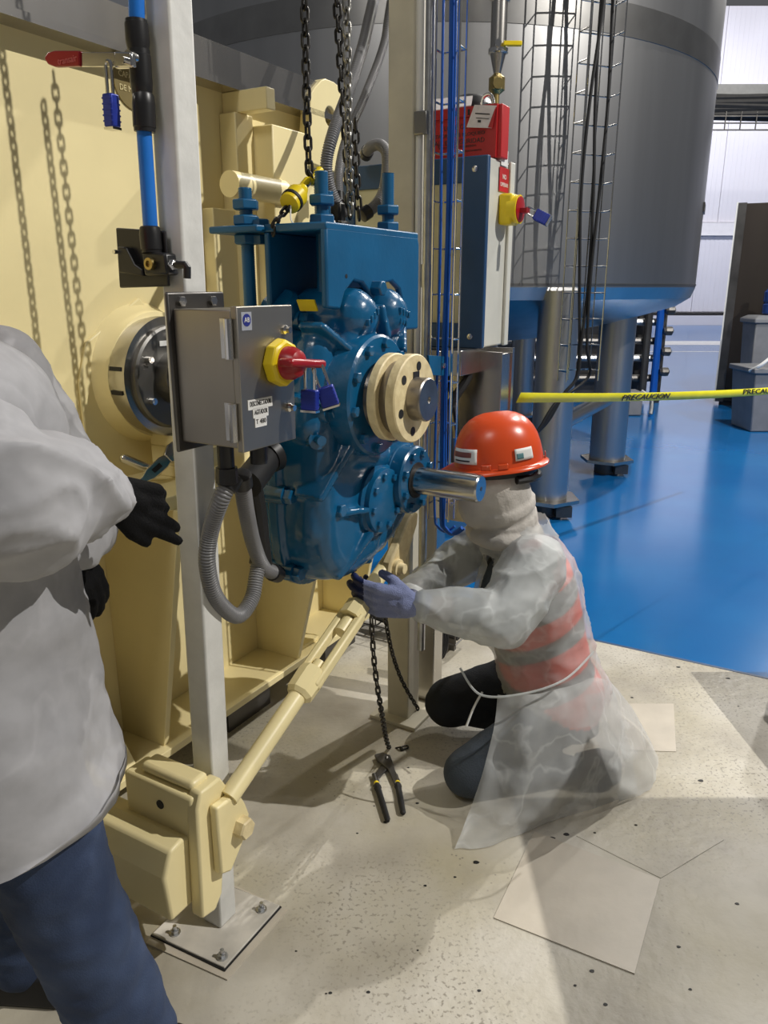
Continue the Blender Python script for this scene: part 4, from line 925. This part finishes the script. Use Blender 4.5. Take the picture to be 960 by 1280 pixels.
# ---------------------------------------------------------------- kneeling worker
t = thing('person', 'kneeling worker in orange hard hat, clear gown and orange vest', 'person', (.42, 2.25, 0))
SHL, ELL, WRL = gy(668, 706, 2.13), gy(632, 772, 1.99), gy(522, 756, 1.985)
SHR, ELR, WRR = V(.40, 2.47, .77), V(.20, 2.47, .60), V(.06, 2.16, .64)
HEAD = V(.335, 2.22, 1.0)
b = B()
b.ell((.57, 2.30, .25), (.165, .19, .15)); b.cap((.55, 2.30, .30), (.46, 2.29, .62), .145, .155, 20); b.ell((.46, 2.29, .60), (.155, .20, .20))
b.cap(SHL, SHR, .072, .072); b.cap((.43, 2.28, .74), (.37, 2.25, .90), .075, .055)
b.ell(HEAD, (.098, .080, .122)); b.ell(HEAD+V(-.03, 0, -.07), (.065, .058, .062)); b.ell(HEAD+V(-.105, 0, -.02), (.018, .014, .022))
for sg in (-1, 1): b.ell(HEAD+V(.0, .08*sg, -.02), (.022, .012, .034))
b.cap(SHL, ELL, .062, .050); b.cap(ELL, WRL, .048, .030); b.cap(SHR, ELR, .062, .050); b.cap(ELR, WRR, .048, .030)
KL, KR = V(.265, 2.09, .085), V(.235, 2.46, .115)
b.cap((.56, 2.20, .22), KL, .098, .078, 18); b.cap(KL, (.54, 2.15, .065), .068, .055, 16); b.cap((.54, 2.15, .065), (.68, 2.15, .05), .045, .035)
b.cap((.55, 2.42, .25), KR, .105, .088, 18); b.cap(KR, (.54, 2.42, .065), .070, .055, 16); b.cap((.54, 2.42, .065), (.68, 2.42, .05), .045, .035)
me = blob(b, .011, 5, .003, 12)
def kp(c, n):
    if c.z > .86: return 3
    def near(a, bb, r):
        ab = bb-a; f = max(0, min(1, (c-a).dot(ab)/ab.dot(ab))); return (c-(a+ab*f)).length < r
    if near(ELL.lerp(WRL, .8), WRL, .055) or near(ELR.lerp(WRR, .8), WRR, .05): return 3
    if near(SHL+(ELL-SHL)*.35, ELL, .085) or near(ELL, WRL, .07) or near(SHR+(ELR-SHR)*.35, ELR, .085) or near(ELR, WRR, .07): return 1
    if c.x > .34 and c.z > .325-(c.x-.40)*.55+.012*math.sin(c.y*30): return 0
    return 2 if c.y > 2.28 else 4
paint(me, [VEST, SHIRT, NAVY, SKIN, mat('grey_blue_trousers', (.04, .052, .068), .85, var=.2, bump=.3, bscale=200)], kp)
body = link('body', me, None, t)
# shoes
for y in (2.15, 2.42):
    part('shoe', B().loft([[V(.62, y+a*.05, .0+c_) for a, c_ in ((-1, .0), (1, .0), (.9, .09), (-.9, .09))], [V(.70, y+a*.05, c_) for a, c_ in ((-1, .0), (1, .0), (.9, .11), (-.9, .11))], [V(.76, y+a*.04, c_) for a, c_ in ((-1, .03), (1, .03), (.9, .10), (-.9, .10))]]), BLACKR, t, .012)
# neck gaiter
b = B()
for k in range(7):
    f = k/6; c = V(.375, 2.25, .845).lerp(V(.325, 2.215, .985), f); rx = .097-.004*f+.011*math.sin(k*2.6); b.lathe(c, V(-.28, -.12, 1), [(-.02, rx*.9), (-.012, rx), (.012, rx+.002), (.02, rx*.92)], 28)
b.cap((.38, 2.25, .85), (.33, 2.215, .98), .094, .098, 24); b.ell((.275, 2.20, .93), (.055, .06, .07)); b.ell((.37, 2.25, .83), (.12, .125, .05))
ga = link('neck_gaiter', blob(b, .006, 1, .003, 16), GAITER, t)
# hard hat
HC = V(.332, 2.215, 1.055); hd = V(-1, -.10, -.10).normalized(); hu = V(-.10, 0, 1).normalized(); hu = (hu-hd*hu.dot(hd)).normalized(); hs = hd.cross(hu)
def hp(a, bb, c): return HC+hd*a+hs*bb+hu*c
hh = part('hard_hat', B(), ORANGE, t) if False else None
secs = []
for i in range(10):
    f = i/9; ang = f*math.pi/2; rr = math.cos(ang)**.75; zc = .145*math.sin(ang)**.95; row_ = []
    for j in range(48):
        a = 2*math.pi*j/48; ridge = .006*math.exp(-((math.sin(a)*rr*.105)/.02)**2)*(1 if math.cos(a) > -2 else 0)*(f > .3)
        row_.append(hp(.132*max(rr, .004)*math.cos(a)-.006, .108*max(rr, .004)*math.sin(a), zc+ridge))
    secs.append(row_)
shell = part('hard_hat', B().loft(secs, True, True), ORANGE, t, sharp=60)
rows = []
for k, (e, dz) in enumerate(((0, .004), (.35, .003), (1, -.004), (1.02, -.009), (.3, -.006), (-.02, -.006))):
    rows.append([hp((.132+e*(.016+.052*max(0, math.cos(a))**1.5))*math.cos(a)-.006, (.108+e*.014)*math.sin(a), dz-.016*e*max(0, math.cos(a))**2) for a in [2*math.pi*j/48 for j in range(48)]])
part('brim', B().loft(rows, True, False), ORANGE, shell, sharp=50)
def on_hat(a_deg, h):     # point on the shell by angle and height
    a = math.radians(a_deg); s_ = min(1, h/.145); rr = math.cos(math.asin(s_**(1/.95)))**.75
    return hp(.1335*rr*math.cos(a)-.006, .1095*rr*math.sin(a), h)
def hat_patch(name, a0, a1, h0, h1, mt, lift=.002):
    R = []
    for i in range(5):
        h = h0+(h1-h0)*i/4; r_ = []
        for j in range(9):
            p = on_hat(a0+(a1-a0)*j/8, h); r_.append(p+(p-hp(0, 0, .02)).normalized()*lift)
        R.append(r_)
    o = part(name, B().grid(R), mt, shell); md = o.modifiers.new('th', 'SOLIDIFY'); md.thickness = .001; return o
sgn = 1 if hs.y < 0 else -1      # angle sign that faces the camera
hat_patch('sticker', sgn*8, sgn*52, .020, .062, LABELW); hat_patch('sticker_print', sgn*10, sgn*44, .039, .053, INKRED, .0032); hat_patch('sticker_print', sgn*14, sgn*42, .027, .031, INK, .0032)
hat_patch('sticker', sgn*100, sgn*126, .022, .055, LABELW); hat_patch('sticker_print', sgn*102, sgn*111, .027, .042, mat('print_teal', (.08, .2, .22), .6), .003)
for a in (sgn*58, sgn*78, sgn*165): hat_patch('strap_lug', a, a+sgn*12, .004, .020, ORANGE, .006)
part('suspension_band', B().loft([[hp((.112)*math.cos(a)-.006, .092*math.sin(a), z) for a in [2*math.pi*j/32 for j in range(32)]] for z in (-.030, .01)], True, False), BLACKP, shell)
part('rear_nape_strap', B().tube([hp(.115*math.cos(a)-.006, .095*math.sin(a), -.035+.012*math.cos(a)) for a in [math.radians(d) for d in range(100, 265, 12)]], .012, 8), BLACKP, shell)
# gloves
hl = hand(B(), WRL+V(-.012, 0, 0), V(-1, .10, .10), V(.0, 1, .12), 1, (.42, .45, .5, .6), 1.2, (.85, .50, .55))
hl.cap(WRL+V(.012, 0, 0), WRL+V(-.03, 0, 0), .037, .034)
gl_ = link('glove', blob(hl, .0042, 3, .0012, 40), GLOVEL, t)
tip = gl_.data
tip.materials.append(GLOVEN)
for p in tip.polygons:
    c = p.center
    if c.x < WRL.x-.152 or (p.normal.y > .25 and c.x < WRL.x-.05): p.material_index = 1
hr = hand(B(), WRR+V(-.01, 0, 0), V(-1, -.22, .30), V(.1, -.4, 1), 1, (.5, .5, .5, .55), 1.0)
hr.cap(WRR+V(.02, 0, 0), WRR+V(-.03, 0, 0), .036, .034)
link('glove', blob(hr, .0042, 3), GLOVEN, t)
# clear film gown over the body: upper part with sleeves, and draped skirt
b = B()
b.cap((.555, 2.295, .31), (.465, 2.29, .60), .158, .166, 24); b.ell((.46, 2.288, .61), (.168, .212, .205)); b.cap(SHL+V(0, -.004, -.005), SHR, .082, .082); b.ell((.575, 2.295, .27), (.175, .20, .13))
b.cap((.43, 2.27, .76), (.40, 2.25, .83), .115, .11)
gm = folds(blob(b, .010, 3), .010, 3)
# open front strip: drop faces where the gown gapes over the vest
bm = bmesh.new(); bm.from_mesh(gm)
kill = [f for f in bm.faces if (lambda c: c.x < .335 and abs(c.y-(2.20)) < .032 and .50 < c.z < .76)(f.calc_center_median()) or f.calc_center_median().z > .875 or f.calc_center_median().z < .235]
bmesh.ops.delete(bm, geom=kill, context='FACES'); bm.to_mesh(gm); bm.free()
link('gown', gm, FILM, t)
b = B(); b.cap(SHL+(ELL-SHL)*.05, ELL+V(0, 0, -.008), .096, .082, 20); b.cap(ELL+V(0, 0, -.008), ELL.lerp(WRL, .55), .080, .066, 18); b.cap(ELL.lerp(WRL, .55), ELL.lerp(WRL, .92), .066, .045, 18)
link('gown_sleeve', folds(blob(b, .007, 2), .010, 8), FILM2, t)
b = B(); b.cap(SHR+(ELR-SHR)*.1, ELR, .088, .075, 18); b.cap(ELR, ELR.lerp(WRR, .9), .070, .045, 18)
link('gown_sleeve', folds(blob(b, .008, 2), .010, 5), FILM2, t)
cw = ELL.lerp(WRL, .955); part('cuff', B().tube([cw+(V(0, 1, 0)*math.cos(a)+V(.12, 0, 1)*math.sin(a))*.041 for a in [k*.3927 for k in range(16)]], .005, 6, closed=True), FILM2, t)
# skirt sheet
ctl = [[(622, 868, 2.06), (655, 868, 2.02), (695, 862, 2.04), (738, 848, 2.12), (762, 850, 2.25)],
       [(618, 905, 2.00), (652, 915, 1.96), (698, 905, 1.99), (745, 890, 2.08), (775, 885, 2.22)],
       [(606, 955, 1.965), (645, 965, 1.93), (695, 955, 1.955), (752, 935, 2.04), (786, 928, 2.18)],
       [(588, 1010, 1.93), (630, 1015, 1.90), (682, 1000, 1.925), (745, 975, 2.01), (793, 962, 2.13)],
       [(568, 1062, None), (618, 1056, None), (670, 1034, None), (735, 1012, None), (797, 992, None)]]
C = [[gz(u, v, .006) if y is None else gy(u, v, y) for u, v, y in r] for r in ctl]
for r in C:
    for p in r: p.z = max(p.z, .006)
def cr_grid(C, n=9):
    rows = [smooth_path(r, n) for r in C]; cols = [smooth_path([r[j] for r in rows], n) for j in range(len(rows[0]))]
    return [[cols[j][i] for j in range(len(cols))] for i in range(len(cols[0]))]
G = cr_grid(C)
for i, r in enumerate(G):
    for j, p in enumerate(r):
        f = i/(len(G)-1); d = .012*math.sin(j*.62+i*.08+math.sin(i*.2))+.016*noise.noise(p*11)+.008*noise.noise(p*26)
        p += V(-.1, -1, .2)*d*(.5+.5*f)*(1 if f < .9 else .4); p.z = max(p.z, .003)
part('gown_skirt', B().grid(G), FILM, t, sharp=180)
# rear side of the skirt over the heels
ctl = [[V(.62, 2.14, .33), V(.70, 2.2, .31), V(.74, 2.32, .30), V(.70, 2.46, .30)], [V(.66, 2.10, .2), V(.78, 2.18, .19), V(.84, 2.34, .18), V(.78, 2.52, .18)], [V(.70, 2.07, .1), V(.84, 2.16, .09), V(.90, 2.36, .08), V(.84, 2.58, .08)], [V(.74, 2.05, .006), V(.88, 2.14, .006), V(.94, 2.38, .006), V(.88, 2.62, .006)]]
G = cr_grid(ctl)
for r in G:
    for p in r: p += V(.6, -.6, .1)*(.02*noise.noise(p*9)+.01*noise.noise(p*21)); p.z = max(p.z, .003)
part('gown_skirt', B().grid(G), FILM, t, sharp=180)
# gown tie band
tie = [gy(575, 835, 2.04), gy(600, 868, 1.99), gy(650, 868, 1.965), gy(705, 850, 2.0), gy(742, 815, 2.10)]
part('gown_tie', B().tube(smooth_path(tie), .0035, 6), FILM2, t)
cable_tie = part('drawstring', B().tube(smooth_path([gy(603, 865, 2.2), gy(592, 885, 2.18), gy(583, 908, 2.16)]), .004, 6), LABELW, t)

# ---------------------------------------------------------------- standing worker at the left
t = thing('person', 'standing worker in white gown, jeans and black gloves, cropped by frame', 'person', (-.55, 1.05, 0))
SH, EL, WR = V(-.645, .98, 1.385), gy(22, 610, .93), gy(127, 622, 1.12)
SH2, EL2, WR2 = V(-.70, 1.40, 1.385), V(-.60, 1.42, 1.12), gy(78, 684, 1.27)
HD = V(-.70, 1.20, 1.66)
b = B()
b.ell((-.70, 1.20, .92), (.135, .17, .14)); b.cap((-.70, 1.20, .95), (-.70, 1.20, 1.30), .135, .145, 20); b.cap(SH, SH2, .07, .07); b.cap((-.70, 1.20, 1.40), (-.70, 1.20, 1.54), .06, .055)
b.ell(HD, (.098, .078, .122)); b.ell(HD+V(.10, 0, -.02), (.018, .014, .022)); b.ell(HD+V(.03, 0, -.07), (.06, .055, .06))
for sg in (-1, 1): b.ell(HD+V(0, .078*sg, -.02), (.022, .012, .034))
b.cap(SH, EL, .06, .05); b.cap(EL, WR, .048, .03); b.cap(SH2, EL2, .06, .05); b.cap(EL2, WR2, .048, .03)
K1, A1 = V(-.575, 1.14, .47), V(-.505, 1.19, .09); K2, A2 = V(-.76, 1.34, .48), V(-.82, 1.38, .09)
b.cap((-.645, 1.12, .86), K1, .112, .094, 20); b.cap(K1, A1, .094, .085, 20); b.cap((-.73, 1.28, .86), K2, .10, .08, 18); b.cap(K2, A2, .078, .065, 18)
me = blob(b, .012, 5, .006, 11, 2)
def sp(c, n):
    if c.z > 1.48: return 2
    if c.z < .98: return 0
    if (c-WR).length < .06 or (c-WR2).length < .06: return 2
    return 1
paint(me, [JEANS, SHIRT, SKIN], sp); link('body', me, None, t)
seam = [gy(65, 1085, .92), gy(95, 1105, .935), gy(107, 1150, .945), gy(122, 1200, .955), gy(145, 1250, .965), gy(160, 1290, .97)]
for a in (A1, A2):
    q = a+V(.02, 0, 0); part('shoe', B().loft([[V(q.x-.08, q.y+e*.04, z_) for e, z_ in ((-1, 0), (1, 0), (.9, .08), (-.9, .08))], [V(q.x+.06, q.y+e*.05, z_) for e, z_ in ((-1, 0), (1, 0), (.9, .09), (-.9, .09))], [V(q.x+.17, q.y+e*.042, z_) for e, z_ in ((-1, 0), (1, 0), (.9, .05), (-.9, .05))]]), BLACKR, t, .012)
b = B().ell(HD+V(-.0, 0, .04), (.125, .105, .12)); me = blob(b, .01, 2)
link('hard_hat', me, ORANGE, t)
# gown: body of the gown, flared hem, sleeve
def gsec(z, cx, cy, rx, ry, a0=0): return [V(cx+rx*(1+.06*math.sin(3*a+z*6))*math.cos(a), cy+ry*(1+.05*math.sin(5*a+z*9))*math.sin(a), z) for a in [2*math.pi*j/56 for j in range(56)]]
sec_ = [gsec(z, -.70, 1.20-.03*(1.2-z if z < 1.2 else 0), rx, ry) for z, rx, ry in ((1.47, .09, .11), (1.43, .14, .20), (1.35, .17, .23), (1.15, .175, .21), (1.0, .18, .205), (.92, .19, .21), (.84, .20, .215), (.75, .213, .225), (.668, .228, .24))]
rows = [smooth_path(r, 1, True) for r in sec_]; cols = [smooth_path([r[j] for r in sec_], 6) for j in range(56)]
G = [[cols[j % 56][i] for j in range(57)] for i in range(len(cols[0]))]
for i, r in enumerate(G):
    for j, p in enumerate(r[:-1]):
        d = (p-V(-.70, 1.19, p.z)); d.z = 0; d.normalize(); p += d*(.016*noise.noise(p*8)+.006*noise.noise(p*21))
        if i == len(G)-1: p.z += .26*(p.x+.60)+.01*noise.noise(p*9)
    r[-1] = r[0].copy()
part('gown', B().grid(G), GOWN, t, sharp=180)
b = B(); b.cap(SH, EL+V(0, 0, -.02), .095, .090, 20); b.cap(EL+V(0, 0, -.02), EL.lerp(WR, .5), .090, .078, 20); b.cap(EL.lerp(WR, .5), EL.lerp(WR, .9), .076, .046, 20)
link('gown_sleeve', folds(blob(b, .007, 2), .017, 4, 7.0), GOWN, t)
b = B(); b.cap(SH2, EL2, .095, .085, 18); b.cap(EL2, EL2.lerp(WR2, .85), .08, .06, 18)
link('gown_sleeve', folds(blob(b, .01, 2), .010, 6, 7.0), GOWN, t)
hb = hand(B(), WR+V(.012, .016, 0), V(.40, .55, -.38), V(-.70, .45, -.1), 1, (.10, .30, .8, .9), .98, (.85, .50, .0))
hb.cap(WR+V(-.03, -.03, .015), WR+V(.01, .012, 0), .036, .034)
link('glove', blob(hb, .0042, 3), GLOVEB, t)
hb = hand(B(), WR2, V(.35, .25, -.9), V(-.9, .2, -.2), -1, (.35, .4, .4, .45), 1.0)
hb.cap(WR2+V(-.03, .0, .04), WR2, .036, .034)
link('glove', blob(hb, .0042, 3), GLOVEB, t)
